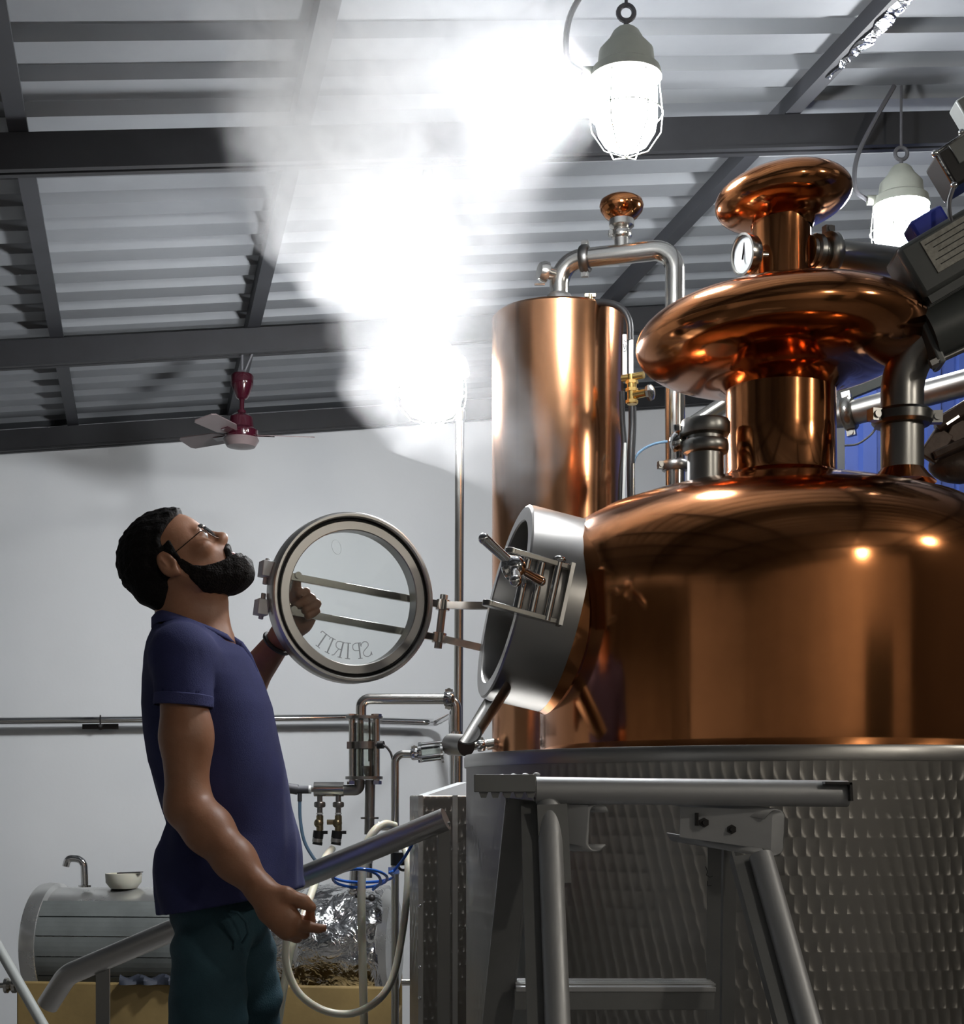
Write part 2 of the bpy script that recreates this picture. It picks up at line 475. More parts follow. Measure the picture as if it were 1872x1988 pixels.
# ------------------------------------------------------------------ pendant lamps
def pendant(c, label, r=0.075, cord_top=None, power=1.0, color=LAMP_COLOR, added_skirt=True, tail=''):
    """well-glass industrial lamp; c = centre of the glass"""
    c = V(c)
    t = thing('pendant_lamp' + tail, label, 'lamp', c + V((0, 0, .15)), 'caged pendant lamps under the roof')
    h = MB()
    h.lathe([(0, .175), (.022, .175), (.03, .168), (.04, .15), (.062, .125), (.066, .09)] + ([(r + .012, .082), (r + .02, .058), (r + .022, .040), (r + .018, .040)] if added_skirt else [(.078, .082), (.082, .062)]) + [(r + .004, .056), (0, .056)], c, seg=28)
    h.cyl(c + V((-.07, 0, .075)), c + V((-.10, 0, .075)), .014, seg=12)
    h.build('housing', M['lamp_body'], t)
    g = MB()
    g.lathe([(r * .93, .058), (r, .04), (r, -.03), (r * .92, -.062), (r * .7, -.088), (r * .35, -.102), (0, -.106)], c, seg=16)
    g.lathe([(0, .058), (r * .93, .058)], c, seg=16)
    g.build('glass_globe' + tail, emis('lamp_glass', color, LAMP_POWER * power), t)
    cg = MB(); R = r + .012
    cg.ring(c + V((0, 0, -.02)), (0, 0, 1), R, .0018, 28, 6)
    for k in range(6):
        a = k * math.pi / 3; d = V((math.cos(a), math.sin(a), 0))
        cg.tube([c + d * (r + .004) + V((0, 0, .056)), c + d * R + V((0, 0, -.02)), c + d * R * .95 + V((0, 0, -.062)), c + d * R * .6 + V((0, 0, -.105)), c + V((0, 0, -.12))], .0016, 6)
    cg.build('wire_guard', M['lamp_body'], t)
    k = MB()
    k.cyl(c + V((0, 0, .17)), c + V((0, 0, .195)), .006, seg=10)
    k.ring(c + V((0, 0, .212)), (0, 1, 0), .018, .006, 18, 8)
    k.build('hook_eye', M['cable'], t)
    u = c.dot(WU); ztop = zr(u) + .001 if cord_top is None else cord_top
    w = MB()
    w.tube([c + V((0, 0, .228)), V((c.x, c.y, ztop))], .004, 8)
    w.tube(smooth_path([c + V((-.10, 0, .075)), c + V((-.135, 0, .11)), c + V((-.13, 0, .2)), V((c.x - .08, c.y, (c.z + ztop) / 2 + .1)), V((c.x - .02, c.y, ztop))]), .007, 8)
    w.build('cord', M['cable'], t)
    return t

pendant(P(1216, 205, 3.42), 'pendant lamp glowing just right of the steam above the copper column', r=.072, power=.7, added_skirt=False)
pendant(P(1750, 438, 4.4), 'grey pendant lamp hanging behind the motor and upper copper disc', r=.078, power=.5, added_skirt=False)
pendant(P(838, 750, 4.6), 'pendant lamp hidden in the steam between the ceiling fan and copper column', r=.096, power=1.2)  # housing rim widened, added to keep its light off the roof
# two lamps outside the picture: the copper dome and discs mirror both
pendant(V((3.28, 1.55, 3.0)), 'pendant lamp over the open floor on the dark wall side', r=.08, power=.6, color=(1.0, 0.92, 0.80, 1), added_skirt=False, tail='_side_offscreen')
pendant(V((2.36, -.67, 2.88)), 'pendant lamp over the open floor nearest the rear wall', r=.08, power=.6, color=(1.0, 0.92, 0.80, 1), added_skirt=False, tail='_rear_offscreen')

# ------------------------------------------------------------------ steam
def steam():
    #       row   x-centre half-width (photo px)
    rows = [(1010, 1005, 25), (960, 1000, 60), (900, 975, 110), (840, 900, 190), (740, 845, 215), (640, 845, 220), (520, 825, 265),
            (400, 785, 335), (280, 765, 375), (150, 785, 405), (0, 805, 405), (-15, 805, 405)]
    D = 3.45
    pts = []
    for y, x, w in rows:
        p = P(x, y, D); pts.append((p.z, p.x, w * D / F))
    zs = [p[0] for p in pts]; z0, z1 = zs[0], zs[-1]
    b = MB(); seg = 24; vs = []; fs = []
    for i, (z, xc, w) in enumerate(pts):
        for k in range(seg):
            a = 2 * math.pi * k / seg
            vs.append((xc + 1.12 * w * math.cos(a), D + 0.02 + 0.9 * min(w, .36) * math.sin(a) * 1.1, z))
    for i in range(len(pts) - 1):
        for k in range(seg):
            k2 = (k + 1) % seg
            fs.append((i * seg + k, i * seg + k2, (i + 1) * seg + k2, (i + 1) * seg + k))
    fs.append(tuple(range(seg))[::-1]); fs.append(tuple((len(pts) - 1) * seg + k for k in range(seg)))
    b.add(vs, fs)
    m = bpy.data.materials.new('steam_volume'); m.use_nodes = True
    nt = m.node_tree; nt.nodes.remove(nt.nodes['Principled BSDF'])
    geo = nn(nt, 'ShaderNodeNewGeometry').outputs['Position']
    sp = nn(nt, 'ShaderNodeSeparateXYZ', {0: geo}); x, y, z = sp.outputs
    tz = nn(nt, 'ShaderNodeMapRange', {0: z, 1: z0, 2: z1}).outputs[0]
    def curve(vals, lo, hi):
        n = nn(nt, 'ShaderNodeFloatCurve', {'Value': tz}); c = n.mapping.curves[0]
        ts = [(q - z0) / (z1 - z0) for q in zs]
        while len(c.points) < len(ts): c.points.new(0.5, 0.5)
        for i, (t, val) in enumerate(zip(ts, vals)):
            c.points[i].location = (t, (val - lo) / (hi - lo)); c.points[i].handle_type = 'AUTO'
        n.mapping.update()
        return nn(nt, 'ShaderNodeMapRange', {0: n.outputs[0], 3: lo, 4: hi}).outputs[0]
    xc = curve([p[1] for p in pts], -0.6, 0.6)
    ww = curve([p[2] for p in pts], 0.0, 1.0)
    # swirling warp
    wn = nn(nt, 'ShaderNodeTexNoise', {'Vector': geo, 'Scale': 3.2, 'Detail': 3.0, 'Roughness': 0.6})
    wv = nn(nt, 'ShaderNodeVectorMath', {0: wn.outputs[1], 1: (0.5, 0.5, 0.5)}, operation='SUBTRACT')
    wv = nn(nt, 'ShaderNodeVectorMath', {0: wv.outputs[0], 1: (0.42, 0.3, 0.3)}, operation='MULTIPLY')
    wp = nn(nt, 'ShaderNodeVectorMath', {0: geo, 1: wv.outputs[0]}, operation='ADD').outputs[0]
    s2 = nn(nt, 'ShaderNodeSeparateXYZ', {0: wp})
    dx = mth(nt, 'DIVIDE', mth(nt, 'SUBTRACT', s2.outputs[0], xc), ww)
    wy = mth(nt, 'MINIMUM', mth(nt, 'MULTIPLY', ww, 0.95), 0.34)
    dy = mth(nt, 'DIVIDE', mth(nt, 'SUBTRACT', s2.outputs[1], D + 0.02), wy)
    rr = mth(nt, 'ADD', mth(nt, 'MULTIPLY', dx, dx), mth(nt, 'MULTIPLY', dy, dy))
    fall = nn(nt, 'ShaderNodeMapRange', {0: rr, 1: 1.0, 2: 0.45, 3: 0.0, 4: 1.0}, interpolation_type='SMOOTHSTEP').outputs[0]
    nz = nn(nt, 'ShaderNodeTexNoise', {'Vector': wp, 'Scale': 6.5, 'Detail': 5.0, 'Roughness': 0.62, 'Distortion': 0.5}).outputs[0]
    puff = nn(nt, 'ShaderNodeMapRange', {0: nz, 1: 0.36, 2: 0.66, 3: 0.12, 4: 1.0}).outputs[0]
    low = nn(nt, 'ShaderNodeMapRange', {0: z, 1: 2.15, 2: 2.7, 3: 0.55, 4: 1.0}).outputs[0]
    edge = nn(nt, 'ShaderNodeMapRange', {0: z, 1: z1, 2: z1 - .06, 3: 0.0, 4: 1.0}).outputs[0]
    den = mth(nt, 'MULTIPLY', mth(nt, 'MULTIPLY', fall, puff), mth(nt, 'MULTIPLY', low, edge))
    drift = nn(nt, 'ShaderNodeMapRange', {0: s2.outputs[0], 1: -0.42, 2: 0.12, 3: 1.0, 4: 0.16}).outputs[0]
    drift = mth(nt, 'POWER', drift, 1.35)
    drift = mth(nt, 'MAXIMUM', drift, nn(nt, 'ShaderNodeMapRange', {0: z, 1: 2.50, 2: 2.72, 3: 0.0, 4: 0.55}).outputs[0])
    den = mth(nt, 'MULTIPLY', mth(nt, 'MULTIPLY', den, drift), STEAM_DENSITY)
    vol = nn(nt, 'ShaderNodeVolumeScatter', {'Color': (0.97, 0.98, 1, 1), 'Density': den, 'Anisotropy': 0.5})
    nt.links.new(vol.outputs[0], nt.nodes['Material Output'].inputs['Volume'])
    o = b.build('steam', m, None, loc=P(1005, 1010, D))
    tag(o, 'white steam rising from the open still door up to the roof', 'steam', kind='stuff')
S.cycles.volume_step_rate = 3.0
S.cycles.volume_max_steps = 64
STEAM_DENSITY = 6.2
steam()

# ------------------------------------------------------------------ copper pot still
AX = V((0.682, 3.41, 0)); KS = 0.9715
def SZ(l): return [(r * KS, EYE + (z - EYE) * KS) for r, z in l]
def A(z): return AX + V((0, 0, z))
still = thing('pot_still', 'large polished copper pot still with stacked discs on a patterned steel jacket', 'still', AX)
RJ = 0.718
b = MB()
b.lathe([(RJ - .02, 0.0), (RJ, 0.0), (RJ, 1.211), (RJ - .02, 1.211)], A(0), seg=144)
b.build('jacket', swirl_mat(RJ, 0.0235, 0.0345), still)
b = MB()
b.lathe([(RJ - .02, 1.209), (RJ + .004, 1.209), (RJ + .005, 1.212), (RJ + .005, 1.232), (RJ + .002, 1.237), (RJ - .01, 1.238), (.50, 1.238)], A(0), seg=144)
b.build('jacket_band', M['steel_br'], still)
b = MB()
prof = [(.52, 1.20), (.548, 1.236), (.55, 1.26), (.55, 1.575), (.549, 1.615), (.543, 1.655), (.528, 1.695), (.502, 1.730), (.465, 1.762), (.415, 1.789), (.35, 1.812), (.28, 1.832), (.20, 1.851), (.152, 1.863), (.135, 1.874)]
prof = prof[:3] + [(.55, 1.26 + .021 * k) for k in range(1, 15)] + prof[3:]
fine = []
for (r0_, z0_), (r1_, z1_) in zip(prof[:-1], prof[1:]):
    n_ = max(1, int(math.hypot(r1_ - r0_, z1_ - z0_) / .022))
    fine += [(r0_ + (r1_ - r0_) * k / n_, z0_ + (z1_ - z0_) * k / n_) for k in range(n_)]
b.lathe(fine + [prof[-1]], A(0), seg=176)
_n = V((-.96, -.17, .215)).normalized(); _c = P(978, 1168, 3.30)
def in_mouth(v):
    d = V(v) - _c; t = d.dot(_n); return -.33 < t < 0 and (d - _n * t).length < .181
b.f = [f for f in b.f if not any(in_mouth(b.v[i]) for i in f)]
b.build('pot', M['copper'], still, ang=60)
b = MB()
b.lathe(SZ([(.139, 1.885), (.1295, 1.905), (.128, 2.0), (.128, 2.12), (.13, 2.16)]), A(0), seg=80)
b.build('neck', M['copper'], still)
def disc_prof(z, R, t, rb, rt, n=26):
    pr = []
    for i in range(n + 1):
        a = -math.pi / 2 + math.pi * i / n
        r = R * abs(math.cos(a)) ** 0.80; zz = t * math.copysign(abs(math.sin(a)) ** 1.0, math.sin(a))
        lim = rb if a < 0 else rt
        if r > lim: pr.append((r, z + zz))
    return pr
b = MB(); b.lathe(SZ([(.120, 2.09)] + disc_prof(2.220, .342, .108, .118, .06) + [(.056, 2.35)]), A(0) + V((.105, 0, 0)), (-.047, 0, 1), seg=128)
b.build('lower_disc', M['copper'], still, ang=60)
b = MB(); b.lathe(SZ([(.071, 2.33), (.070, 2.345), (.0695, 2.48), (.072, 2.50)]), A(0), seg=64)
b.build('upper_neck', M['copper'], still)
b = MB(); b.lathe(SZ([(.060, 2.475)] + disc_prof(2.552, .16, .062, .060, -1) + [(0, 2.614)]), A(0) + V((.30, 0, .016)), (-.118, 0, 1), seg=96)
b.build('upper_disc', M['copper'], still, ang=60)

# dial thermometer on the upper neck
tc = P(1446, 494, 3.34); tn = V((-.90, -.40, -.10)).normalized()
b = MB(); b.lathe([(0, -.022), (.040, -.022), (.043, -.018), (.043, 0), (.046, .002), (.046, .007), (.041, .008), (.040, .002), (0, .002)], tc, tn, 40)
b.cyl(tc - tn * .02, tc - tn * .075, .011, seg=14)
th = b.build('thermometer', M['steel'], still)
b = MB(); b.lathe([(0, .0035), (.040, .0035)], tc, tn, 40)
b.build('dial', mat('dial_white', (0.5, 0.52, 0.52), 0.35), th)
b = MB(); b.bar(tc + tn * .006 - V((0, 0, .012)), tc + tn * .006 + V((.004, -.006, .024)), .004, .001)
b.build('pointer', M['black'], th)

# vapour outlet on the upper neck
def clamp(mb, c, ax, r, w=.022, lug=None):
    mb.lathe([(r * .8, -w * .6), (r * 1.28, -w * .5), (r * 1.42, -w * .28), (r * 1.42, w * .28), (r * 1.28, w * .5), (r * .8, w * .6)], c, ax, 36)
    if lug is not None:
        x, y, z = frame(ax); l = V(lug); l = (l - z * l.dot(z)).normalized()
        mb.box(V(c) + l * (r * 1.58), (r * .5, w * .8, r * .5), l, z, l.cross(z))
        mb.cyl(V(c) + l * (r * 1.6) - l.cross(z) * r * .35, V(c) + l * (r * 1.6) + l.cross(z) * r * .35, w * .25, seg=10)
pa, pb = P(1570, 487, 3.40), P(1765, 512, 3.50); pd = (pb - pa).normalized()
b = MB(); b.tube([pa, pb, pb + pd * .16], .034, 28)
vp = b.build('vapour_outlet', M['steel_dk'], still)
b = MB(); clamp(b, pa + pd * .055, pd, .034, .03, (0, 0, 1)); clamp(b, pa + pd * .02, pd, .028, .022)
b.build('pipe_clamp', M['steel_dk'], vp)

# capped port on the dome
pc = P(1370, 930, 3.33)
b = MB()
b.lathe([(.040, -.03), (.040, .055), (.049, .058), (.052, .064), (.052, .078), (.049, .084), (.040, .087), (.040, .094), (.053, .098), (.055, .103), (.055, .124), (.052, .130), (0, .132)], pc, seg=44)
pt = b.build('dome_port', M['steel_dk'], still)
b = MB(); l = V((-.9, .3, 0)).normalized()
b.ball(pc + l * .062 + V((0, 0, .088)), .020, (0, 0, 1), 1.3); b.cyl(pc + l * .06 + V((0, 0, .05)), pc + l * .066 + V((0, 0, .125)), .008, seg=12)
b.build('wing_nut', M['chrome'], pt)

# manway collar
NC = V((-.96, -.17, .215)).normalized()
FC = P(978, 1168, 3.30)
HU = (UP - NC * NC.z).normalized()
FAR = NC.cross(HU); FAR = FAR if FAR.y > 0 else -FAR
b = MB()
b.lathe([(.181, -.03), (.181, -.004), (.184, 0), (.213, 0), (.2175, -.004), (.2185, -.012), (.2185, -.30)], FC, NC, 96)
col = b.build('manway_collar', M['collar_steel'], still)
b = MB(); b.lathe([(.1805, -.003), (.1800, -.02), (.180, -.30)], FC, NC, 72)
b.build('collar_lining', M['collar_steel'], col)
b = MB(); b.lathe([(.2190, -.130), (.2198, -.134), (.224, -.15), (.232, -.168), (.25, -.195)], FC, NC, 96)
b.build('collar_flare', M['copper'], col, ang=70)
# near-side clamp of the collar
NR = -FAR
def C_(t, h, o=0.0): return FC + NC * t + HU * h + NR * o        # collar coordinates: along axis, up, outwards on the near side
b = MB()
for hh, l0 in ((.064, .062), (-.052, .085)):
    b.bar(C_(-.085, hh, .215), C_(l0 - .02, hh, .235), .030, .011, HU.cross(NC))
    b.cyl(C_(l0 - .02, hh - .006, .235), C_(l0 - .02, hh + .006, .235), .015, seg=18)
br = b.build('clamp_bracket', M['steel'], col, bevel=.0015)
b = MB()
for t in (-.06, -.025, .005): b.cyl(C_(t, -.056, .226), C_(t, .070, .226), .0095, seg=16)
for t in (-.06,): b.ball(C_(t, .074, .226), .014, HU, .6)
b.build('pin', M['chrome'], br)
b = MB(); b.bar(C_(-.088, -.06, .222), C_(-.088, .072, .222), .04, .008, NR); b.build('mounting_plate', M['steel_br'], br)
hc = P(1000, 1101, 2.99)
b = MB(); b.ball(hc, .024, (0.5, -.8, .2), .9); b.ring(hc + V((-.006, .004, -.004)), (.75, -.6, .25), .022, .008, 24, 8)
b.cyl(hc, P(940, 1046, 2.965), .0095, .011, seg=14); b.ball(P(940, 1046, 2.965), .0115)
b.cyl(hc, P(1050, 1128, 3.04), .009, .0105, seg=14); b.ball(P(1050, 1128, 3.04), .0108)
b.cyl(hc, P(1001, 1128, 2.92), .0095, .012, seg=14); b.ball(P(1001, 1128, 2.92), .0122)
b.cyl(hc, C_(-.025, .02, .224), .010, seg=12)
b.build('star_handle', M['chrome'], col)
# drip chute below the collar
ca, cb2 = P(962, 1338, 3.22), P(910, 1424, 3.12)
cz = (cb2 - ca).normalized(); cx, cy, cz = frame(cz, (0, 1, 0))
vs, fs = [], []; n = 12
for i, (c0, wd_) in enumerate(((ca, .042), (cb2, .034))):
    for th_ in (0.0, .004):
        for k in range(n + 1):
            a = math.pi * (0.0 + k / n)
            nrm = V((0.75, .2, -.6)); nrm = (nrm - cz * nrm.dot(cz)).normalized(); sd = nrm.cross(cz)
            vs.append(c0 + sd * math.cos(a) * (wd_ + th_) + nrm * math.sin(a) * (wd_ * .62 + th_))
q = n + 1
for k in range(n):
    fs += [(k, k + 1, 2 * q + k + 1, 2 * q + k), (q + k, 3 * q + k, 3 * q + k + 1, q + k + 1), (k, q + k, q + k + 1, k + 1), (2 * q + k, 2 * q + k + 1, 3 * q + k + 1, 3 * q + k)]
fs += [(0, 2 * q, 3 * q, q), (n, q + n, 3 * q + n, 2 * q + n)]
b = MB(); b.add(vs, fs); b.build('drip_chute', M['steel_dk'], col)

# manway door, swung open to the far side
HUC = HU; HU = V((.115, .03, .99)).normalized()
NDh = V((.42, -.905, 0)); ND = (NDh - HU * NDh.dot(HU)).normalized()
DX = HU.cross(ND).normalized()
DC = P(688, 1160, 3.45)
def Dp(x, y, t=0.0): return DC + DX * x + HU * y + ND * t
b = MB()
b.lathe([(.155, -.030), (.155, -.002), (.157, 0), (.175, 0), (.177, -.003), (.1775, -.010), (.1835, -.010), (.184, .002), (.187, .006), (.192, .006), (.1965, .001), (.1975, -.006), (.1975, -.040), (.194, -.046), (.160, -.046), (.155, -.042)], DC, ND, 96, closed=True)
door = b.build('manway_door', M['steel_br'], still)
b = MB(); b.ring(Dp(0, 0, -.009), ND, .1805, .0035, 72, 8); b.build('gasket', M['rubber'], door)
b = MB(); b.lathe([(0, -.024), (.1555, -.024), (.1555, -.034), (0, -.034)], DC, ND, 64); b.build('glass_pane', M['glass'], door)
for off in (.030, -.050):
    b = MB(); b.bar(Dp(-.205, off, -.056), Dp(.245, off, -.056), .017, .012, HU)
    bar = b.build('crossbar', M['steel'], door, bevel=.001)
    b = MB(); b.box(Dp(-.203, off + .004 * (1 if off > 0 else -1), -.045), (.026, .036, .04), DX, HU, ND); b.cyl(Dp(-.2, off - .03, -.05), Dp(-.2, off + .03, -.05), .006, seg=10)
    b.build('lug', M['alu'], bar, bevel=.0015)
    b = MB(); b.cyl(Dp(.245, off - .012, -.056), Dp(.245, off + .012, -.056), .017, seg=20)
    e = FC + FAR * .212 + NC * (-.02) + HU * (off - (.008 if off > 0 else .032))
    b.bar(Dp(.245, off, -.056), e, .017, .012, HU)
    b.build('hinge_arm', M['steel'], bar)
b = MB(); b.cyl(Dp(.245, -.075, -.056), Dp(.245, .055, -.056), .0095, seg=16); b.build('hinge_pin', M['steel_dk'], door)
b = MB(); b.tube(fillet([Dp(-.125, .035, -.045), Dp(-.125, .035, -.085), Dp(-.125, -.045, -.085), Dp(-.125, -.045, -.045)], .015), .008, 12)
b.build('pull_handle', M['steel'], door)
# lettering on the pane: reads from the other side
GL = {
 'S': [[(.82, .80), (.70, .93), (.5, 1), (.3, .95), (.2, .82), (.25, .66), (.45, .55), (.65, .46), (.8, .33), (.8, .18), (.68, .05), (.48, 0), (.28, .05), (.16, .2)], [(.82, .98), (.82, .74)], [(.16, .02), (.16, .26)]],
 'P': [[(.3, 0), (.3, 1)], [(.12, 0), (.48, 0)], [(.12, 1), (.55, 1), (.75, .94), (.83, .8), (.8, .62), (.65, .52), (.3, .5)]],
 'I': [[(.5, 0), (.5, 1)], [(.3, 0), (.7, 0)], [(.3, 1), (.7, 1)]],
 'R': [[(.28, 0), (.28, 1)], [(.1, 0), (.46, 0)], [(.1, 1), (.55, 1), (.75, .94), (.82, .78), (.75, .6), (.58, .52), (.28, .5)], [(.52, .5), (.78, .06), (.95, 0)]],
 'T': [[(.5, 0), (.5, 1)], [(.3, 0), (.7, 0)], [(.08, .84), (.1, 1), (.9, 1), (.92, .84)]],
 'O': [[(.5 + .38 * math.cos(k * math.pi / 8), .5 + .5 * math.sin(k * math.pi / 8)) for k in range(17)]],
}
def letter(ch, ang, rad, size, m, th=.0022):
    c = V((math.cos(ang), math.sin(ang)))           # reader's coordinates (x to the reader's right)
    upv = -c if math.sin(ang) < 0 else c
    rt = V((upv.y, -upv.x))
    b = MB()
    for pl in GL[ch]:
        for (x0, y0), (x1, y1) in zip(pl[:-1], pl[1:]):
            p0 = c * rad + rt * ((x0 - .5) * size * .85) + upv * ((y0 - .5) * size)
            p1 = c * rad + rt * ((x1 - .5) * size * .85) + upv * ((y1 - .5) * size)
            w = th * (1.5 if abs(x1 - x0) < .02 and abs(y1 - y0) > .8 else .8)
            b.bar(Dp(-p0.x, p0.y, -.0232), Dp(-p1.x, p1.y, -.0232), w, .0006, DX)
    b.build('letter', m, door, smooth=False)
for k, ch in enumerate('SPIRIT'):
    letter(ch, -math.pi / 2 + math.radians(-25 + 10.6 * k), .122, .036, M['etch'])
letter('O', math.pi / 2 - math.radians(24) , .122, .034, M['etch_f'], .0014)

# ------------------------------------------------------------------ copper column behind the pot
CB = V(((1083 - CX) * 4.35 / F, 4.35, 0)); RCOL = 0.191
colm = thing('copper_column', 'tall slim copper column with steel swan-neck pipe behind the pot still', 'column', CB)
def K(z): return CB + V((0, 0, z))
b = MB(); b.lathe([(0, 2.552), (.12, 2.550), (RCOL - .006, 2.541), (RCOL, 2.534), (RCOL, 1.12), (RCOL - .01, 1.12)], K(0), seg=96)
b.build('shell', M['copper_col'], colm)
b = MB(); b.lathe([(RCOL - .02, 1.12), (RCOL + .012, 1.12), (RCOL + .012, 1.10), (RCOL - .03, 1.10), (RCOL - .03, 0), (RCOL - .06, 0)], K(0), seg=48)
b.build('base_skirt', M['steel_br'], colm)
# swan neck: column top -> elbow -> cross pipe -> down pipe behind the pot
q0 = P(1086, 600, 4.35); q1 = P(1086, 507, 4.35); q2 = P(1311, 482, 4.24); q3 = V((q2.x, q2.y, 1.86))
b = MB(); b.tube(fillet([q0, q1, q2, q3, V((q3.x, q3.y, 1.25))], [0, .075, .065, 0, 0], 10), .0285, 28)
sw = b.build('swan_neck', M['steel'], colm)
b = MB(); b.lathe([(.046, -.06), (.040, .02), (.034, .03), (.0285, .034)], q0 + V((0, 0, .01)), seg=36); b.build('neck_socket', M['steel_br'], colm)
dd = (q2 - q1).normalized()
b = MB(); clamp(b, P(1136, 503, 4.325), dd, .0285, .026, (0, 0, 1)); clamp(b, P(1136, 503, 4.325), dd, .0285, .026, (0, 0, -1)); b.build('pipe_clamp', M['steel_dk'], sw)
b = MB(); clamp(b, V((q3.x, q3.y, EYE + (HZ - 905) * 4.24 / F)), (0, 0, 1), .0285, .026, (-1, -.3, 0)); b.build('pipe_clamp', M['steel_dk'], sw)
b = MB(); c0 = P(1058, 528, 4.33); b.lathe([(0, .02), (.024, .018), (.03, .006), (.03, -.006), (.02, -.01), (.016, -.05)], c0, (-.9, -.35, .1), 28); b.cyl(c0 - V((0, 0, .035)), c0 - V((.03, 0, .035)), .004, seg=8)
b.build('blank_cap', M['steel'], sw)
tt = P(1207, 492, 4.29)
b = MB(); b.cyl(tt, tt + V((0, 0, .075)), .021, seg=26); clamp(b, tt + V((0, 0, .055)), (0, 0, 1), .021, .022, (-1, -.2, 0)); b.lathe([(.021, .07), (.036, .078), (.036, .095), (.02, .098)], tt, seg=30)
b.build('tee_ferrule', M['steel'], sw)
b = MB(); b.lathe([(.026, .092), (.046, .104), (.060, .122), (.0635, .137), (.060, .150), (.045, .160), (.02, .165), (0, .166)], tt, seg=48)
b.build('copper_bulb', M['copper'], sw, ang=70)
# black hose, level tube and brass cock down the column's side
b = MB(); b.tube(smooth_path(PP([(1108, 592, 4.28), (1135, 588, 4.22), (1180, 588, 4.18), (1208, 600, 4.16), (1222, 625, 4.15), (1224, 660, 4.15)])), .0095, 12)
b.build('hose', M['rubber'], colm)
b = MB(); b.cyl(P(1132, 588, 4.24), P(1165, 590, 4.2), .012, seg=14); b.cyl(P(1146, 590, 4.22), P(1146, 572, 4.22), .008, seg=12); b.box(P(1146, 574, 4.22), (.03, .012, .008)); b.build('top_cock', M['brass_dk'], colm)
b = MB(); b.cyl(P(1225.5, 645, 4.15), P(1225.5, 735, 4.15), .0065, seg=14); b.cyl(P(1213, 650, 4.16), P(1213, 735, 4.16), .0065, seg=14)
b.cyl(P(1214, 860, 4.16), P(1210, 985, 4.16), .004, seg=10)
lt = b.build('level_tube', M['white_pl'], colm)
b = MB()
for (x0, y0, x1, y1) in ((1210, 668, 1213, 678), (1213, 678, 1216, 668), (1216, 664, 1212, 661), (1217, 680, 1217, 670), (1211, 683, 1216, 681)):
    b.bar(P(x0, y0, 4.148), P(x1, y1, 4.148), .0022, .001, (0, 1, 0))
b.build('marking', M['ink'], lt)
b = MB(); b.cyl(P(1208, 735, 4.15), P(1250, 728, 4.12), .010, seg=14); b.cyl(P(1226, 728, 4.14), P(1228, 785, 4.14), .014, seg=16); b.cyl(P(1228, 768, 4.14), P(1256, 762, 4.10), .011, seg=14)
for yy in (742, 757, 780): b.cyl(P(1227, yy - 3, 4.14), P(1227, yy + 3, 4.14), .0175, seg=6)
ck = b.build('brass_cock', M['brass'], colm)
b = MB(); b.lathe([(0, .012), (.012, .012), (.022, .006), (.024, 0), (.02, -.008), (0, -.008)], P(1262, 762, 4.10), (.9, -.4, .1), 8); b.build('hand_wheel', M['steel'], ck)
b = MB(); b.tube(smooth_path(PP([(1228, 790, 4.14), (1228, 830, 4.14), (1225, 900, 4.13), (1226, 980, 4.13), (1226, 1050, 4.13)])), .011, 12)
b.tube(smooth_path(PP([(1207, 760, 4.16), (1209, 820, 4.17), (1212, 870, 4.17), (1206, 930, 4.17), (1204, 1000, 4.17)])), .008, 10)
b.build('hose', M['rubber'], colm)
b = MB(); b.cyl(P(1229, 900, 4.12), P(1229, 985, 4.12), .0055, seg=12); b.build('drain_tube', M['steel'], colm)
b = MB(); b.tube(smooth_path(PP([(1296, 857, 4.2), (1270, 862, 4.2), (1245, 875, 4.19), (1232, 893, 4.18), (1229, 930, 4.17)])), .0038, 8); b.build('air_line', M['hose_pb'], colm)

# ------------------------------------------------------------------ agitator drive on the dome
dr = thing('agitator_drive', 'grey geared motor and control box on a steel pipe beside the copper neck', 'motor', P(1752, 905, 3.36))
n0, n1, n2 = P(1752, 925, 3.36), P(1752, 690, 3.36), P(1835, 636, 3.29)
b = MB(); b.tube(fillet([n0, P(1752, 668, 3.36), P(1940, 575, 3.22)], [0, .15, 0], 14), .0475, 36)
npipe = b.build('elbow_pipe', M['steel_dk'], dr)
b = MB(); clamp(b, P(1752, 812, 3.36), (0, 0, 1), .0475, .034, (-1, -.4, 0)); clamp(b, P(1752, 812, 3.36), (0, 0, 1), .0475, .034, (1, -.1, 0)); b.build('pipe_clamp', M['steel_dk'], npipe)
b = MB(); b.lathe([(.075, -.03), (.058, -.012), (.0475, .002)], P(1752, 912, 3.36), seg=40); b.build('copper_flare', M['copper'], npipe, ang=70)
ga = V((.90, -.10, .40)).normalized(); gx, gy, gz = frame(ga, (0, 0, 1))
g0 = P(1800, 652, 3.28)
b = MB(); b.cyl(g0, g0 + ga * .30, .064, seg=40); gb = b.build('gearbox', M['motor'], dr)
for e in (g0 - ga * .002, g0 + ga * .2):
    b = MB(); b.box(e, (.15, .075, .016), gx, gy, ga); b.build('end_flange', M['motor_lt'], gb, bevel=.004)
for sx in (-1, 1):
    b = MB(); e = g0 + gx * (.066 * sx) - gy * .03 * (1 if gy.y > 0 else -1)
    b.cyl(e - ga * .02, e + ga * .26, .007, seg=12); b.lathe([(0, -.028), (.012, -.028), (.012, -.012), (0, -.012)], e, ga, 6)
    b.build('tie_bolt', M['steel_dk'], gb)
ma = V((.86, -.05, .50)).normalized(); mx_, my_, mz_ = frame(ma, (0, 0, 1))
fy = my_ if my_.y < 0 else -my_
m0 = P(1772, 560, 3.25)
b = MB(); b.box(m0 + ma * .17 + mx_ * .02, (.125, .12, .36), mx_, my_, ma)
mo = b.build('motor_body', M['motor'], dr, bevel=.012)
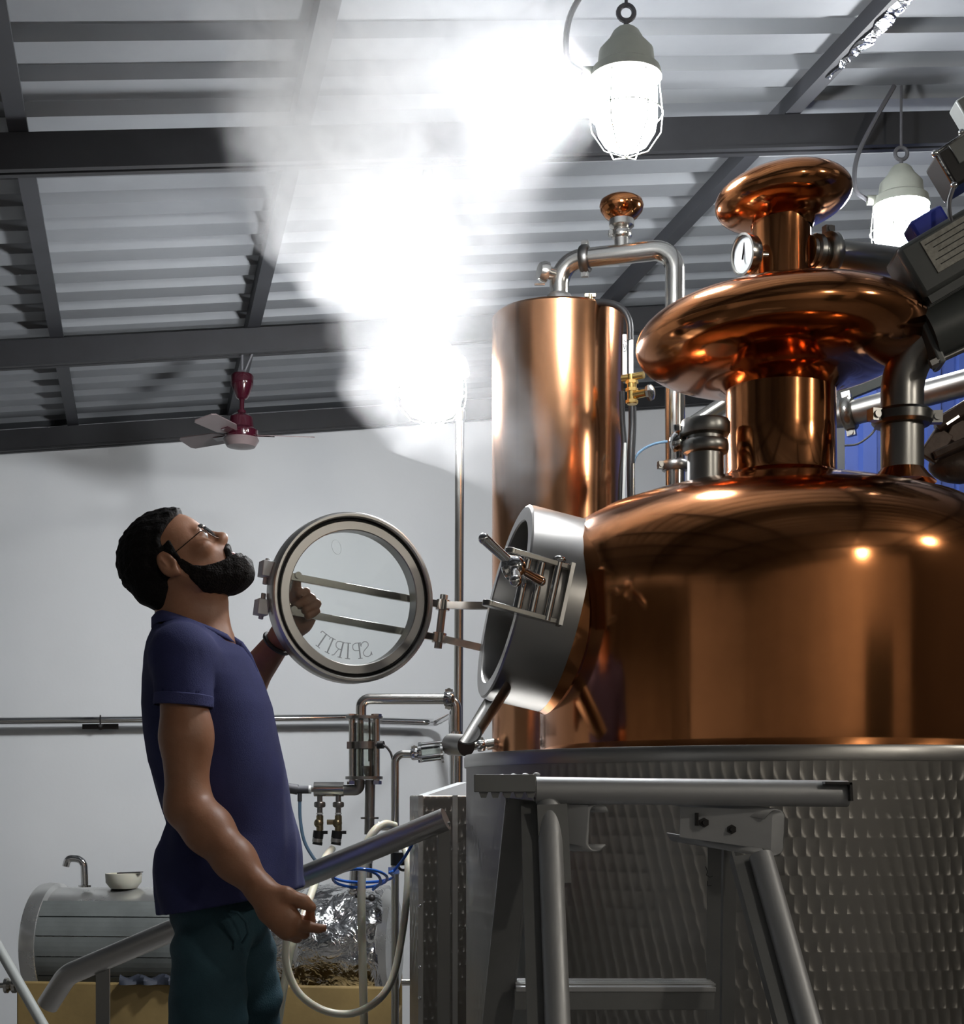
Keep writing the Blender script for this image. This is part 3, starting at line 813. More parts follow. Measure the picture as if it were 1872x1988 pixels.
for k in range(7):
    b = MB(); b.box(m0 + ma * .17 - mx_ * .048 + fy * (-.052 + k * .017), (.02, .004, .34), mx_, my_, ma); b.build('cooling_fin', M['motor'], mo)
b = MB(); b.box(m0 + ma * .125 + mx_ * .028 + fy * .0615, (.078, .003, .17), mx_, my_, ma); pl = b.build('nameplate', M['plate'], mo, bevel=.001)
b = MB()
for k in range(5): b.box(m0 + ma * (.095 + .004 * (k % 2)) + mx_ * (.055 - .013 * k) + fy * .0633, (.0022, .0008, .10 - .018 * (k % 3)), mx_, my_, ma)
b.box(m0 + ma * .190 + mx_ * .032 + fy * .0633, (.026, .0008, .026), mx_, my_, ma)
b.build('print_line', M['ink'], pl, smooth=False)
b = MB(); b.box(m0 + ma * .105 + mx_ * .105 + V((0, .03, 0)), (.045, .07, .08), mx_, my_, ma); b.build('terminal_gland', M['blue_pl'], mo, bevel=.008)
b = MB(); b.box(m0 + ma * .26 + mx_ * .175, (.085, .10, .18), mx_, my_, ma); cbx = b.build('control_box', M['black'], dr, bevel=.006)
b = MB(); b.box(m0 + ma * .262 + mx_ * .195 + fy * .0515, (.05, .003, .125), mx_, my_, ma); b.build('display_panel', M['motor_lt'], cbx, bevel=.002)
b = MB()
e0 = m0 + ma * .165 + mx_ * .215 + fy * .056; e1 = m0 + ma * .355 + mx_ * .225 + fy * .056; e2 = m0 + ma * .165 + mx_ * .135 + fy * .056
b.tube([e2, e0, e1], .0045, 8); b.ball(e0, .008); b.ball(e2, .008); b.ball(e1 - ma * .12, .007); b.cyl(e1, e1 + ma * .05, .016, seg=12)
b.build('bail_handle', M['chrome'], cbx)
b = MB(); b.tube(smooth_path([e2, e2 - mx_ * .03 - ma * .03, e2 - mx_ * .075 - ma * .045, e2 - mx_ * .11 - ma * .03]), .005, 8); b.build('lead', M['cable'], cbx)
b = MB(); b.box(m0 + ma * .33 + mx_ * .265 + V((0, .03, 0)), (.08, .06, .09), mx_, my_, ma); b.build('bracket', M['motor_lt'], cbx, bevel=.004)
# reflux pipe and dark cable tray behind the neck
rp = thing('reflux_pipe', 'steel pipe with a clamped end running behind the copper neck', 'pipe', P(1640, 805, 4.15))
r0, r1 = P(1618, 812, 4.15), P(1905, 735, 3.95); rd = (r1 - r0).normalized()
b = MB(); b.tube([r0, r0 + rd * .03, r1], [.028, .034, .036], 28); b.build('pipe_run', M['steel_dk'], rp)
b = MB(); clamp(b, r0 + rd * .045, rd, .034, .03, (0, 0, 1)); clamp(b, r0 + rd * .045, rd, .034, .03, (0, 0, -1)); b.lathe([(0, -.03), (.02, -.026), (.026, -.01), (.028, .005)], r0, rd, 24); b.build('end_clamp', M['steel'], rp)
b = MB(); b.tube(smooth_path(PP([(1640, 865, 4.14), (1665, 862, 4.13), (1690, 845, 4.12), (1705, 825, 4.12)])), .003, 8); b.build('wire', M['cable'], rp)
st = MB(); st.bar(P(1628, 768, 4.3), P(1800, 700, 4.3), .045, .03, (0, 0, 1)); st.bar(P(1628, 748, 4.31), P(1800, 680, 4.31), .012, .05, (0, 0, 1))
st.build('cable_tray', M['motor'], rp, bevel=.002)
b = MB(); b.cyl(P(1350, 822, 4.6), P(1470, 745, 4.35), .026, seg=24); b.build('transfer_pipe', M['steel'], colm)
# brown casting on the far side of the dome
bc = thing('machine_casting', 'rough dark brown machine casting behind the drive pipe', 'machine', P(1850, 900, 3.75))
b = MB(); b.bar(P(1818, 832, 3.75), P(1960, 745, 3.7), .035, .08, (0, 0, 1)); b.build('top_rail', M['brown'], bc, bevel=.006)
b = MB(); b.bar(P(1812, 888, 3.74), P(1960, 822, 3.70), .022, .05, (0, 0, 1)); b.build('lower_rail', M['brown'], bc, bevel=.005)
b = MB(); b.bar(P(1800, 892, 3.74), P(1835, 838, 3.74), .02, .05, (0, 1, 0)); b.bar(P(1850, 860, 3.74), P(1872, 818, 3.74), .018, .05, (0, 1, 0)); b.build('brace', M['brown'], bc, bevel=.004)
b = MB(); b.box(P(1900, 860, 3.80), (.17, .06, .16)); b.ball(P(1865, 905, 3.78), .045, (1, 0, 0), 1.8); b.build('back_plate', M['brown'], bc, bevel=.01)
b = MB(); b.bar(P(1838, 824, 3.69), P(1862, 808, 3.69), .006, .006); b.build('steel_pin', M['steel'], bc)
# blue corrugated partition beyond
ps = MB(); PD = 5.35; prof = []
x0 = (1641 - CX) * PD / F
for k in range(14):
    xx = x0 + k * .12
    prof += [(xx, 0), (xx + .05, 0), (xx + .06, -.03), (xx + .11, -.03)]
vs, fs = [], []
for (xx, yy) in prof:
    for (z, o_) in ((0, 0), (2.95, 0), (2.95, .004), (0, .004)):
        vs.append((xx, PD + yy + (xx - x0) * .15 + o_, z))
for k in range(len(prof) - 1):
    for j in range(4): fs.append((4 * k + j, 4 * k + 4 + j, 4 * k + 4 + (j + 1) % 4, 4 * k + (j + 1) % 4))
fs += [(0, 1, 2, 3), tuple(4 * (len(prof) - 1) + j for j in (3, 2, 1, 0))]
ps.add(vs, fs)
o = ps.build('corrugated_partition', M['blue_sheet'], None, smooth=False, loc=(x0, PD, 0)); tag(o, 'blue corrugated sheet partition standing behind the still', 'partition')

# ------------------------------------------------------------------ aluminium step ladder in the foreground
lad = thing('step_ladder', 'grey aluminium step ladder with tubular rail in front of the steel jacket', 'ladder', V((.25, 2.2, 0)))
LD = 2.30
b = MB(); b.cyl(P(1041, 1534, LD), P(1632, 1541, LD), .0205, seg=36)
tu = b.build('top_rail', M['alu'], lad)
b = MB(); b.lathe([(.0205, 0), (.0205, .01), (.019, .012), (0, .012)], P(1632, 1541, LD), (1, 0, -.01), 36); b.build('end_plug', M['alu'], tu)
b = MB(); b.box(P(980, 1521, LD - .005), (.094, .06, .0265)); tre = b.build('tread_end', M['alu_paint'], lad, bevel=.001)
for k in range(5):
    b = MB(); b.prism([P(930 + k * 23, 1538, LD - .03), P(948 + k * 23, 1538, LD - .03), P(944 + k * 23, 1549, LD - .03), P(934 + k * 23, 1549, LD - .03)], (0, .05, 0)); b.build('tread_rib', M['alu_paint'], tre, smooth=False)
b = MB(); b.box(P(1285, 1520, LD + .075), (.56, .09, .006)); 
tp = b.build('tread_plate', M['alu_paint'], lad, bevel=.001)
for px, py in ((952, 1505), (975, 1504), (997, 1503), (1020, 1502), (1042, 1501), (1437, 1513), (1474, 1514), (1514, 1515), (1560, 1516), (1602, 1516)):
    b = MB(); b.ball(P(px, py + 3, LD + .02), .006, (0, 0, 1), .55, 12, 6); b.build('rivet', M['alu'], tp)
b = MB(); b.bar(P(1598, 1520, LD - .018), P(1650, 1521, LD - .018), .004, .03, (0, 0, 1)); b.bar(P(1648, 1520, LD - .018), P(1650, 1555, LD - .018), .004, .03); b.build('edge_strip', M['black'], tp, smooth=False)
def channel(prof, d, name, m):
    pts = fillet(prof, .012, 6); n = len(pts)
    mb = MB(); vs = list(pts) + [p + d for p in pts]
    mb.add(vs, [(i, i + 1, n + i + 1, n + i) for i in range(n - 1)])
    o = mb.build(name, m, lad)
    s = o.modifiers.new('solid', 'SOLIDIFY'); s.thickness = .0032; s.offset = 0
    return o
channel(PP([(1182, 1577, LD), (1176, 1563, LD), (1146, 1562, LD), (1141, 1645, LD), (1160, 1655, LD), (1176, 1640, LD)]), V((-.06, .05, .0)), 'stringer_channel', M['alu'])
ch2 = channel(PP([(1484, 1590, LD), (1500, 1572, LD), (1524, 1574, LD), (1520, 1656, LD), (1490, 1666, LD), (1479, 1647, LD)]), V((-.135, .09, .022)), 'stringer_channel', M['alu'])
b = MB(); b.prism(PP([(1322, 1566, LD + .03), (1500, 1573, LD + .006), (1497, 1650, LD + .006), (1320, 1625, LD + .03)]), (0, .003, 0)); gp = b.build('gusset_plate', M['alu'], lad, smooth=False)
b = MB(); b.prism(PP([(1078, 1562, LD + .012), (1142, 1563, LD), (1140, 1645, LD), (1080, 1632, LD + .012)]), (0, .003, 0)); b.build('gusset_plate', M['alu'], lad, smooth=False)
for px, py in ((1367, 1597), (1420, 1610)):
    b = MB(); c = P(px, py, LD + .018); b.lathe([(0, -.01), (.0075, -.01), (.0075, .006), (.004, .006), (.004, .012), (0, .012)], c, (0, -1, 0), 6); b.build('bolt', M['black'], gp)
b = MB(); b.cyl(P(1353, 1578, LD + .018), P(1353, 1603, LD + .018), .003, seg=8); b.build('cotter_pin', M['black'], gp)
def to_floor(a, c2):
    t = a.z / (a.z - c2.z); return a + (c2 - a) * t
for (a0, c0, fl_) in (((1066, 1562, 2.3), (1083, 1988, 2.12), -1), ((1478, 1662, 2.27), (1570, 1988, 2.12), -1)):
    a_, c_ = P(*a0), P(*c0); e = to_floor(a_, c_)
    b = MB(); b.cyl(a_, e, .0185, seg=30)
    lg = b.build('leg', M['alu'], lad)
    dd2 = (e - a_).normalized(); side = V((1, 0, 0)) - dd2 * dd2.x
    b = MB(); o2 = V((-.027, .012, 0)); b.bar(a_ + o2, e + o2, .030, .004, side); b.bar(a_ + o2 + V((-.014, .012, 0)), e + o2 + V((-.014, .012, 0)), .004, .026, side)
    b.build('leg_web', M['alu_paint'], lg, smooth=False)
b = MB(); b.bar(P(1072, 1562, LD - .022), P(1080, 1715, LD - .05), .046, .004, (1, 0, 0)); b.build('splice_plate', M['alu_paint'], lad, smooth=False)
a_, c_ = P(1012, 1552, 2.33), P(965, 1988, 2.42); e = to_floor(a_, c_)
b = MB(); b.bar(a_, e, .040, .004, (1, 0, 0)); b.bar(a_ + V((-.022, .012, 0)), e + V((-.022, .012, 0)), .004, .028, (1, 0, 0)); b.bar(a_ + V((.022, .012, 0)), e + V((.022, .012, 0)), .004, .028, (1, 0, 0))
b.build('leg', M['alu_paint'], lad, smooth=False)
a_, c_ = P(1388, 1600, 2.38), P(1384, 1988, 2.46); e = to_floor(a_, c_)
b = MB(); b.bar(a_, e, .022, .004, (1, 0, 0)); b.bar(a_ + V((.016, .015, 0)), e + V((.016, .015, 0)), .003, .034, (1, 0, 0)); b.bar(a_ + V((.028, .02, 0)), e + V((.028, .02, 0)), .022, .003, (1, 0, 0))
rl = b.build('leg', M['alu_paint'], lad, smooth=False)
b = MB()
for (x0_, y0_, x1_, y1_) in ((1362, 1682, 1366, 1692), (1366, 1692, 1364, 1699), (1364, 1699, 1370, 1703), (1370, 1703, 1376, 1701), (1366, 1710, 1366, 1720), (1366, 1720, 1374, 1719)):
    b.bar(P(x0_ + 8, y0_, 2.385), P(x1_ + 8, y1_, 2.385), .0016, .001, (0, 1, 0))
b.build('marker_scrawl', M['ink'], rl, smooth=False)
for yy, D_ in ((1912, 2.40), ):
    b = MB(); b.box(P(1193, yy, D_) + V((0, .01, -.004)), (.318, .075, .008)); stp = b.build('step', M['alu'], lad, bevel=.001)
    b = MB(); b.box(P(1193, yy + 28, D_ - .024), (.318, .004, .034)); b.build('step_apron', M['alu_paint'], stp, bevel=.001)
    for k in range(5):
        b = MB(); b.box(P(1193, yy - 3, D_) + V((0, -.022 + k * .016, .001)), (.318, .004, .003)); b.build('step_rib', M['alu'], stp, smooth=False)

# ------------------------------------------------------------------ steel-clad housing left of the jacket
hs = thing('steel_housing', 'tall narrow steel-clad housing between handrail and patterned jacket', 'housing', P(850, 1550, 3.95) * 1)
hA, hB, hC = P(820, 1550, 3.90), P(795, 1550, 4.06), P(915, 1550, 3.98)
ht = EYE + (HZ - 1544) * 3.9 / F
def fl2(p, z): return V((p.x, p.y, z))
b = MB(); hd = hC + (hB - hA)
b.prism([fl2(hA, 0), fl2(hC, 0), fl2(hd, 0), fl2(hB, 0)], (0, 0, ht))
b.build('cladding', swirl_mat(1, .026, .034, 'swirl_steel_flat', flat=True), hs, bevel=.004)
b = MB(); b.bar(fl2(hA, 0) + V((-.004, -.004, 0)), fl2(hA, ht) + V((-.004, -.004, 0)), .012, .012); b.bar(fl2((hA + hC * 2) / 3, 0) + V((0, -.004, 0)), fl2((hA + hC * 2) / 3, ht) + V((0, -.004, 0)), .014, .004, (1, 0, 0)); b.build('corner_strip', M['steel_br'], hs)
for zz in (.62, .70, .86):
    b = MB(); b.ball(fl2(hA, zz) + V((-.006, -.010, 0)), .005); b.build('screw', M['chrome'], hs)
b = MB(); b.prism([fl2(hA, ht) + V((.01, .02, 0)), fl2(hC, ht) + V((-.01, .01, 0)), fl2(hC, ht + .036) + V((-.01, .03, 0))], (hB - hA) * .7); b.build('film_cover', M['film'], hs, smooth=False)

# ------------------------------------------------------------------ stair handrail behind the man
hr = thing('stair_handrail', 'satin steel tubular handrail on flat posts sloping up past the man', 'handrail', V((-.6, 3.65, 0)))
b = MB(); b.tube(fillet(PP([(92, 1952, 3.78), (130, 1893, 3.76), (330, 1808, 3.70), (866, 1590, 3.55)]), [0, .07, 0, 0], 8), .0275, 30)
b.build('rail', M['steel_br'], hr)
for (px, py, D_, w) in ((200, 1862, 3.75, .034), (862, 1596, 3.56, .030)):
    t_ = P(px, py, D_); b = MB(); b.bar(t_, V((t_.x, t_.y, 0)), w, .012, (1, 0, 0)); b.build('post', M['steel_dk'], hr, bevel=.001)

# ------------------------------------------------------------------ pipework against the far wall
def Dw(px, v): dx = (px - CX) / F; return v / (-RS * dx + RC)
wp_ = thing('wall_pipe', 'long thin steel pipe running along the white wall', 'pipe', P(400, 1397, Dw(400, 7.18)))
b = MB(); pv = 7.17
pts = [P(x, y, Dw(x, pv)) for x, y in ((-260, 1403), (0, 1400), (690, 1393), (742, 1400), (846, 1403))] + [P(880, 1384, 6.2), P(884, 1400, 6.15)]
pts[-1] = V((pts[-2].x, pts[-2].y, pts[-2].z - .02))
pts.append(V((pts[-2].x, pts[-2].y, 0.35)))
b.tube(fillet(pts, [0, 0, .05, .05, .06, .03, .03, 0]), .0185, 20); b.build('pipe_run', M['chrome'], wp_)
b = MB(); D_ = Dw(195, 7.24); b.box(P(195, 1409, D_), (.165, .012, .033), WU, WV, UP); b.cyl(P(195, 1408, D_), P(195, 1398, Dw(195, pv)), .014, seg=14); b.cyl(P(195, 1408, Dw(195, 7.29)), P(195, 1409, D_), .02, seg=14); b.ring(P(195, 1398.5, Dw(195, pv)), WU, .022, .004, 20, 6)
b.build('bracket', M['black'], wp_)
sp_ = thing('standpipe', 'upright steel pipe between the open still door and the wall', 'pipe', P(888, 1560, 4.75))
b = MB(); a_ = P(893, 800, 4.75); c_ = P(886, 1520, 4.75); b.cyl(a_, V((c_.x, c_.y, 0)), .0145, seg=22); b.build('pipe_run', M['steel'], sp_)
b = MB(); b.lathe([(.0145, -.03), (.019, -.02), (.019, .01), (0, .014)], a_, seg=20); b.build('cap', M['steel'], sp_)

MD = 4.62
ss = thing('spirit_gauge', 'upright glass gauge in a steel rod cage with twin valves below', 'gauge', P(708, 1550, MD))
def m_(px, py, d=0.0): return P(px, py, MD + d)
for yy in (1396, 1513):
    b = MB(); b.lathe([(0, 0), (.058, 0), (.058, .009), (0, .009)], m_(707, yy), seg=28); b.build('end_plate', M['steel_dk'], ss)
for px, d in ((684, -.01), (731, -.02), (700, .045)):
    b = MB(); b.cyl(m_(px, 1390, d), m_(px, 1520, d), .0105, seg=14); b.cyl(m_(px, 1386, d), m_(px, 1392, d), .016, seg=6); b.cyl(m_(px, 1516, d), m_(px, 1523, d), .016, seg=6); b.build('tie_rod', M['steel'], ss)
b = MB(); b.lathe([(.035, 0), (.035, .168), (.037, .168), (.037, 0)], m_(708, 1509), seg=28); b.build('glass_tube', M['sglass'], ss)
b = MB(); b.cyl(m_(720, 1436), m_(720, 1478), .008, seg=14); b.cyl(m_(720, 1478), m_(720, 1508), .004, seg=10); b.cyl(m_(717, 1390), m_(718, 1436), .003, seg=8); b.lathe([(.012, -.014), (.02, .0), (.023, .02), (.019, .02), (.01, -.01)], m_(718, 1500), seg=22); b.build('float', M['white_pl'], ss)
b = MB(); b.lathe([(.040, -.011), (.043, -.011), (.043, .011), (.040, .011)], m_(708, 1447), seg=30, closed=True); b.box(m_(678, 1447, -.02), (.012, .03, .022)); b.cyl(m_(730, 1446, -.03), m_(736, 1446, -.035), .006, seg=10); bd = b.build('sensor_band', M['steel_dk'], ss)
b = MB(); b.cyl(m_(734, 1446, -.035), m_(745, 1446, -.04), .012, seg=10); b.tube(smooth_path(PP([(744, 1446, MD - .04), (752, 1452, MD - .04), (760, 1465, MD - .04), (763, 1485, MD - .04), (762, 1500, MD)])), .0035, 8); b.build('sensor', M['rubber'], bd)
b = MB(); b.tube(fillet([m_(701, 1392), m_(701, 1357), m_(886, 1357), m_(886, 1420)], [0, .045, .03, 0], 9), .0165, 24)
up_ = b.build('upper_pipe', M['steel'], ss)
b = MB(); clamp(b, m_(872, 1357), (1, 0, 0), .0165, .03, (0, 0, 1)); clamp(b, m_(872, 1357), (1, 0, 0), .0165, .03, (0, 0, -1)); b.build('pipe_clamp', M['chrome'], up_)
b = MB(); b.tube(fillet([m_(698, 1514), m_(698, 1534), m_(640, 1534)], [0, .032, 0], 8), .0165, 22); b.build('lower_elbow', M['steel_dk'], ss)
b = MB(); b.lathe([(0, 0), (.0225, 0), (.0225, .092), (0, .092)], m_(610, 1532), (1, 0, 0), 28); b.cyl(m_(588, 1533), m_(611, 1533), .008, seg=12)
mf = b.build('manifold', M['steel'], ss)
b = MB(); b.cyl(m_(576, 1533), m_(600, 1533), .0125, seg=14); b.cyl(m_(560, 1530), m_(578, 1533), .016, seg=12); b.cyl(m_(582, 1538), m_(582, 1556), .007, seg=10); b.build('hose_fitting', M['cable'], ss)
b = MB(); b.cyl(m_(600, 1533), m_(604, 1533), .013, seg=14); b.build('white_ferrule', M['white_pl'], mf)
b = MB(); b.tube(smooth_path(PP([(582, 1556, MD), (583, 1590, MD), (590, 1630, MD), (605, 1660, MD), (625, 1685, MD)])), .0052, 10); b.build('blue_tube', M['hose_pb'], ss)
for k, px in enumerate((621, 657)):
    b = MB(); b.cyl(m_(px, 1545), m_(px, 1600), .0085, seg=14); clamp(b, m_(px, 1562), (0, 0, 1), .0125, .016)
    dv = b.build('drop_leg', M['steel_dk'], ss)
    b = MB(); b.cyl(m_(px, 1578), m_(px, 1581), .0105, seg=12); b.build('white_ferrule', M['white_pl'], dv)
    b = MB(); b.cyl(m_(px, 1583), m_(px, 1612), .011, seg=14); b.ball(m_(px - 2, 1598), .015); b.cyl(m_(px, 1606), m_(px - 2, 1625), .0095, seg=12)
    if k: b.cyl(m_(px - 22, 1596), m_(px, 1596), .008, seg=10)
    b.build('valve_body', M['brass_dk'], dv)
    b = MB(); b.cyl(m_(px - 2, 1613), m_(px - 4, 1628), .0165, seg=14); b.box(m_(px + 9, 1616), (.02, .012, .01)); b.cyl(m_(px - 4, 1634), m_(px - 5, 1640), .0155, seg=14); b.build('valve_cap', M['rubber'], dv)
    b = MB(); b.cyl(m_(px - 4, 1626), m_(px - 5, 1635), .0162, seg=14); b.build('valve_ring', M['steel_br'], dv)
b = MB(); b.cyl(m_(719, 1514, .0), m_(717, 1620, .0), .0155, seg=20); b.lathe([(.0155, 0), (.028, 0), (.028, .006), (.0155, .006)], m_(718, 1590), seg=20); b.build('return_pipe', M['steel_dk'], ss)

OD = 4.32
op = thing('outlet_pipe', 'steel outlet pipe with caged sight glass and dark round valve actuator', 'pipe', P(767, 1560, OD))
def o_(px, py, d=0.0): return P(px, py, OD + d)
bt = o_(767, 1988); b = MB(); b.tube(fillet([V((bt.x, bt.y, 0)), o_(767, 1464), o_(802, 1464)], [0, .05, 0], 9), .0115, 22)
b.build('riser', M['steel'], op)
for px in (806, 934):
    b = MB(); clamp(b, o_(px, 1464 - (px - 806) * .13), (1, 0, .1), .0125, .022, (0, 0, 1)); b.build('pipe_clamp', M['chrome'], op)
b = MB(); b.lathe([(.016, 0), (.016, .058), (.018, .058), (.018, 0)], o_(816, 1463), (1, 0, .1), 22, closed=True); sg = b.build('sight_glass', M['sglass'], op)
b = MB()
for x in (814, 856): b.lathe([(0, 0), (.030, 0), (.030, .007), (0, .007)], o_(x, 1461), (1, 0, .1), 24)
for a in range(4):
    an = a * math.pi / 2 + .5; e = V((0, math.cos(an), math.sin(an))) * .027; b.cyl(o_(812, 1462) + e, o_(862, 1456) + e, .0042, seg=8)
b.build('cage', M['chrome'], sg)
b = MB(); an = V((.62, -.75, -.06)).normalized(); e = o_(905, 1447, -.06); b.lathe([(.030, -.075), (.0315, -.07), (.0315, 0), (.029, .001), (0, .001)], e, an, 36); b.cyl(e - an * .07, o_(862, 1456), .014, seg=12)
ac = b.build('actuator', M['steel_br'], op)
b = MB(); b.lathe([(0, .003), (.0305, .003), (.0312, .0), (.0305, -.001)], e, an, 36); b.build('actuator_cap', M['black'], ac)
b = MB(); b.cyl(o_(862, 1456), o_(955, 1444), .0115, seg=18); b.cyl(o_(945, 1446), o_(962, 1443), .016, seg=16); b.build('stub_pipe', M['steel'], op)
b = MB(); b.cyl(o_(772, 1655, -.02), o_(772, 1680, -.02), .020, seg=16); b.ring(o_(783, 1680, -.03), (.3, -1, 0), .014, .004, 18, 6); b.build('valve_knob', M['rubber'], op)
b = MB(); b.box(o_(765, 1690, -.01), (.032, .02, .02)); b.cyl(o_(735, 1603), o_(765, 1603), .014, seg=14); b.build('tee_block', M['steel'], op)
b = MB(); b.cyl(o_(780, 1907), o_(830, 1907), .010, seg=14); b.build('side_branch', M['steel'], op)

# ------------------------------------------------------------------ hoses
def hose(name, pts, r, m, label, cat='hose', n=10, to=None):
    ps = smooth_path(PP(pts), 10)
    if to is not None:
        e = ps[-1]; ps += [V((e.x + (to[0]) * k / 4, e.y, e.z * (1 - k / 4) + .012 * k / 4)) for k in range(1, 5)]
    b = MB(); b.tube(ps, r, n); o = b.build(name, m, None, loc=ps[0]); return tag(o, label, cat)
hose('silicone_hose', [(768, 1604, 4.2), (748, 1600, 4.18), (728, 1612, 4.15), (712, 1640, 4.13), (704, 1685, 4.12), (702, 1760, 4.1), (704, 1860, 4.1), (707, 1988, 4.1)], .0115, M['hose_c'], 'cream silicone hose hanging straight down in front of the foil-wrapped vessel', to=(.0,))
hose('silicone_hose', [(645, 1648, 4.6), (628, 1672, 4.5), (610, 1720, 4.4), (585, 1790, 4.25), (566, 1840, 4.2), (553, 1905, 4.2), (540, 1988, 4.2)], .0115, M['hose_c'], 'cream silicone hose slanting from the twin valves down behind the man', to=(-.06,))
hose('silicone_hose', [(556, 1815, 4.05), (556, 1870, 4.05), (578, 1925, 4.05), (625, 1960, 4.05), (680, 1968, 4.05), (730, 1945, 4.05), (762, 1900, 4.08), (780, 1820, 4.12), (790, 1740, 4.15), (792, 1670, 4.2), (784, 1640, 4.25)], .0105, M['hose_c'], 'cream silicone hose looping in a wide U below the handrail')
lp = [(800, 1640, 4.0), (785, 1665, 4.02), (765, 1690, 4.05)]
for k in range(22):
    a = -.5 + k * math.pi * 2 / 9.5; n_ = k // 8; lp.append((705 - 6 * n_ + (60 - 7 * n_) * math.cos(a), 1700 + 5 * n_ + (13 + 5 * n_) * math.sin(a), 4.08 + .10 * math.sin(a)))
hose('blue_tubing', lp, .0042, M['hose_b'], 'coiled loops of thin bright blue plastic tubing under the handrail', 'tubing', 8)
ff = thing('pipe_fitting', 'small chrome valve fitting on top of the foil-wrapped vessel', 'fitting', P(692, 1735, 5.5))
b = MB(); b.cyl(P(688, 1690, 5.5), P(686, 1738, 5.5), .018, seg=14); b.cyl(P(686, 1686, 5.5), P(716, 1686, 5.5), .014, seg=12); b.cyl(P(716, 1672, 5.5), P(716, 1704, 5.5), .014, seg=12); b.ball(P(716, 1672, 5.5), .016); b.ball(P(686, 1728, 5.5), .022); b.build('body', M['chrome'], ff)
b = MB(); b.cyl(P(690, 1740, 5.5), P(722, 1744, 5.5), .006, seg=10); b.ball(P(722, 1743, 5.5), .014); b.build('lever', M['black'], ff)

# ------------------------------------------------------------------ insulated horizontal vessel
VD = 5.75
vc0, vc1 = P(100, 1832, VD + .12), P(752, 1838, VD - .05); va = (vc1 - vc0).normalized(); VL = (vc1 - vc0).length; VR = .222
vs_ = thing('horizontal_vessel', 'horizontal insulated vessel wrapped in grey slats and shiny foil', 'vessel', V(((vc0.x + vc1.x) / 2, vc0.y, .38)))
vx, vy, vz = frame(va, (0, 0, 1))           # vx up
vf = vy if vy.y < 0 else -vy                # towards the room
b = MB(); b.lathe([(0, -.03), (.12, -.03), (.19, -.018), (VR, .01), (VR, VL), (.19, VL + .03), (0, VL + .035)], vc0, va, 56); b.build('shell', M['shell'], vs_)
b = MB(); b.lathe([(VR - .01, -.035), (VR + .014, -.03), (VR + .018, -.01), (VR + .016, .03), (VR, .04)], vc0, va, 56); b.build('end_ring', M['shell'], vs_)
ns = 6
for k in range(ns):
    a0 = math.radians(50 - k * 19); a1 = math.radians(50 - (k + 1) * 19 + 1.2); vs, fs = [], []
    for rr_ in (VR + .002, VR + .012):
        for t in (.03, VL * .62):
            for j in range(5):
                a = a0 + (a1 - a0) * j / 4; vs.append(vc0 + va * t + (vx * math.sin(a) + vf * math.cos(a)) * rr_)
    for j in range(4): fs += [(j, j + 1, 5 + j + 1, 5 + j), (10 + j, 15 + j, 15 + j + 1, 10 + j + 1), (j, 10 + j, 10 + j + 1, j + 1), (5 + j, 5 + j + 1, 15 + j + 1, 15 + j)]
    fs += [(0, 5, 15, 10), (4, 14, 19, 9)]
    b = MB(); b.add(vs, fs); b.build('slat', M['slat'], vs_, smooth=False)
rnd = random.Random(3); b = MB(); vs, fs = [], []; NU, NA = 26, 64; ph = [rnd.uniform(0, 6.28) for _ in range(8)]
for i in range(NU + 1):
    t = VL * .60 + (VL * .41) * i / NU; fade = min(1, i / 2, (NU - i) / 2 + .35); f = i / NU
    for j in range(NA):
        a = 2 * math.pi * j / NA
        r = VR + .012 + .006 * math.sin(5 * a + ph[0] + 9 * f) + .005 * math.sin(9 * a - 14 * f + ph[1]) + rnd.uniform(-.0035, .0035) - (.03 if i == NU else 0) - .012 * (abs(f - .42) < .03)
        vs.append(vc0 + va * t + (vx * math.sin(a) + vf * math.cos(a)) * r)
for i in range(NU):
    for j in range(NA): fs.append((i * NA + j, i * NA + (j + 1) % NA, (i + 1) * NA + (j + 1) % NA, (i + 1) * NA + j))
fs.append(tuple(NU * NA + j for j in range(NA)))
b.add(vs, fs); b.build('foil_wrap', M['foil'], vs_, ang=50)
b = MB(); b.box((vc0 + vc1) / 2 + V((0, .06, .192)) , (VL * .98, .2, .045), va, vf, vx); b.build('top_strip', M['shell'], vs_, bevel=.008)
hb_ = P(165, 1722, VD + .02)
b = MB(); b.tube(fillet([hb_, P(163, 1668, VD + .02), P(132, 1666, VD + .02), P(128, 1682, VD + .02)], [0, .04, .03, 0], 9), .0145, 18); b.lathe([(.0145, 0), (.025, 0), (.025, .008), (.0145, .01)], hb_, seg=18); b.build('vent_hook', M['chrome'], vs_)
b = MB(); b.cyl(P(-40, 1914, VD), P(80, 1911, VD), .011, seg=14); b.lathe([(0, -.02), (.03, -.02), (.03, -.008), (.018, 0), (.03, .01), (.03, .022), (0, .022)], P(20, 1913, VD), (1, 0, 0), 24); b.build('drain_pipe', M['steel'], vs_)
cr_ = thing('timber_cradle', 'tan boarded base carrying the horizontal insulated vessel', 'base', V(((vc0.x + vc1.x) / 2, vc0.y, 0)))
for nm, y0_, y1_, zt in (('front_board', -.345, -.315, .462), ('rear_board', .30, .33, .44), ('shelf', -.31, .295, .312)):
    b = MB(); b.prism([V((vc0.x - .03, vc0.y + y0_, 0)), V((vc1.x + .04, vc1.y + y0_, 0)), V((vc1.x + .04, vc1.y + y1_, 0)), V((vc0.x - .03, vc0.y + y1_, 0))], (0, 0, zt)); b.build(nm, M['tan'], cr_, smooth=False, bevel=.006)
rg_ = thing('rag_bundle', 'crumpled dark blue rag lying along the tan base behind the man', 'rag', P(300, 1895, VD - .33))
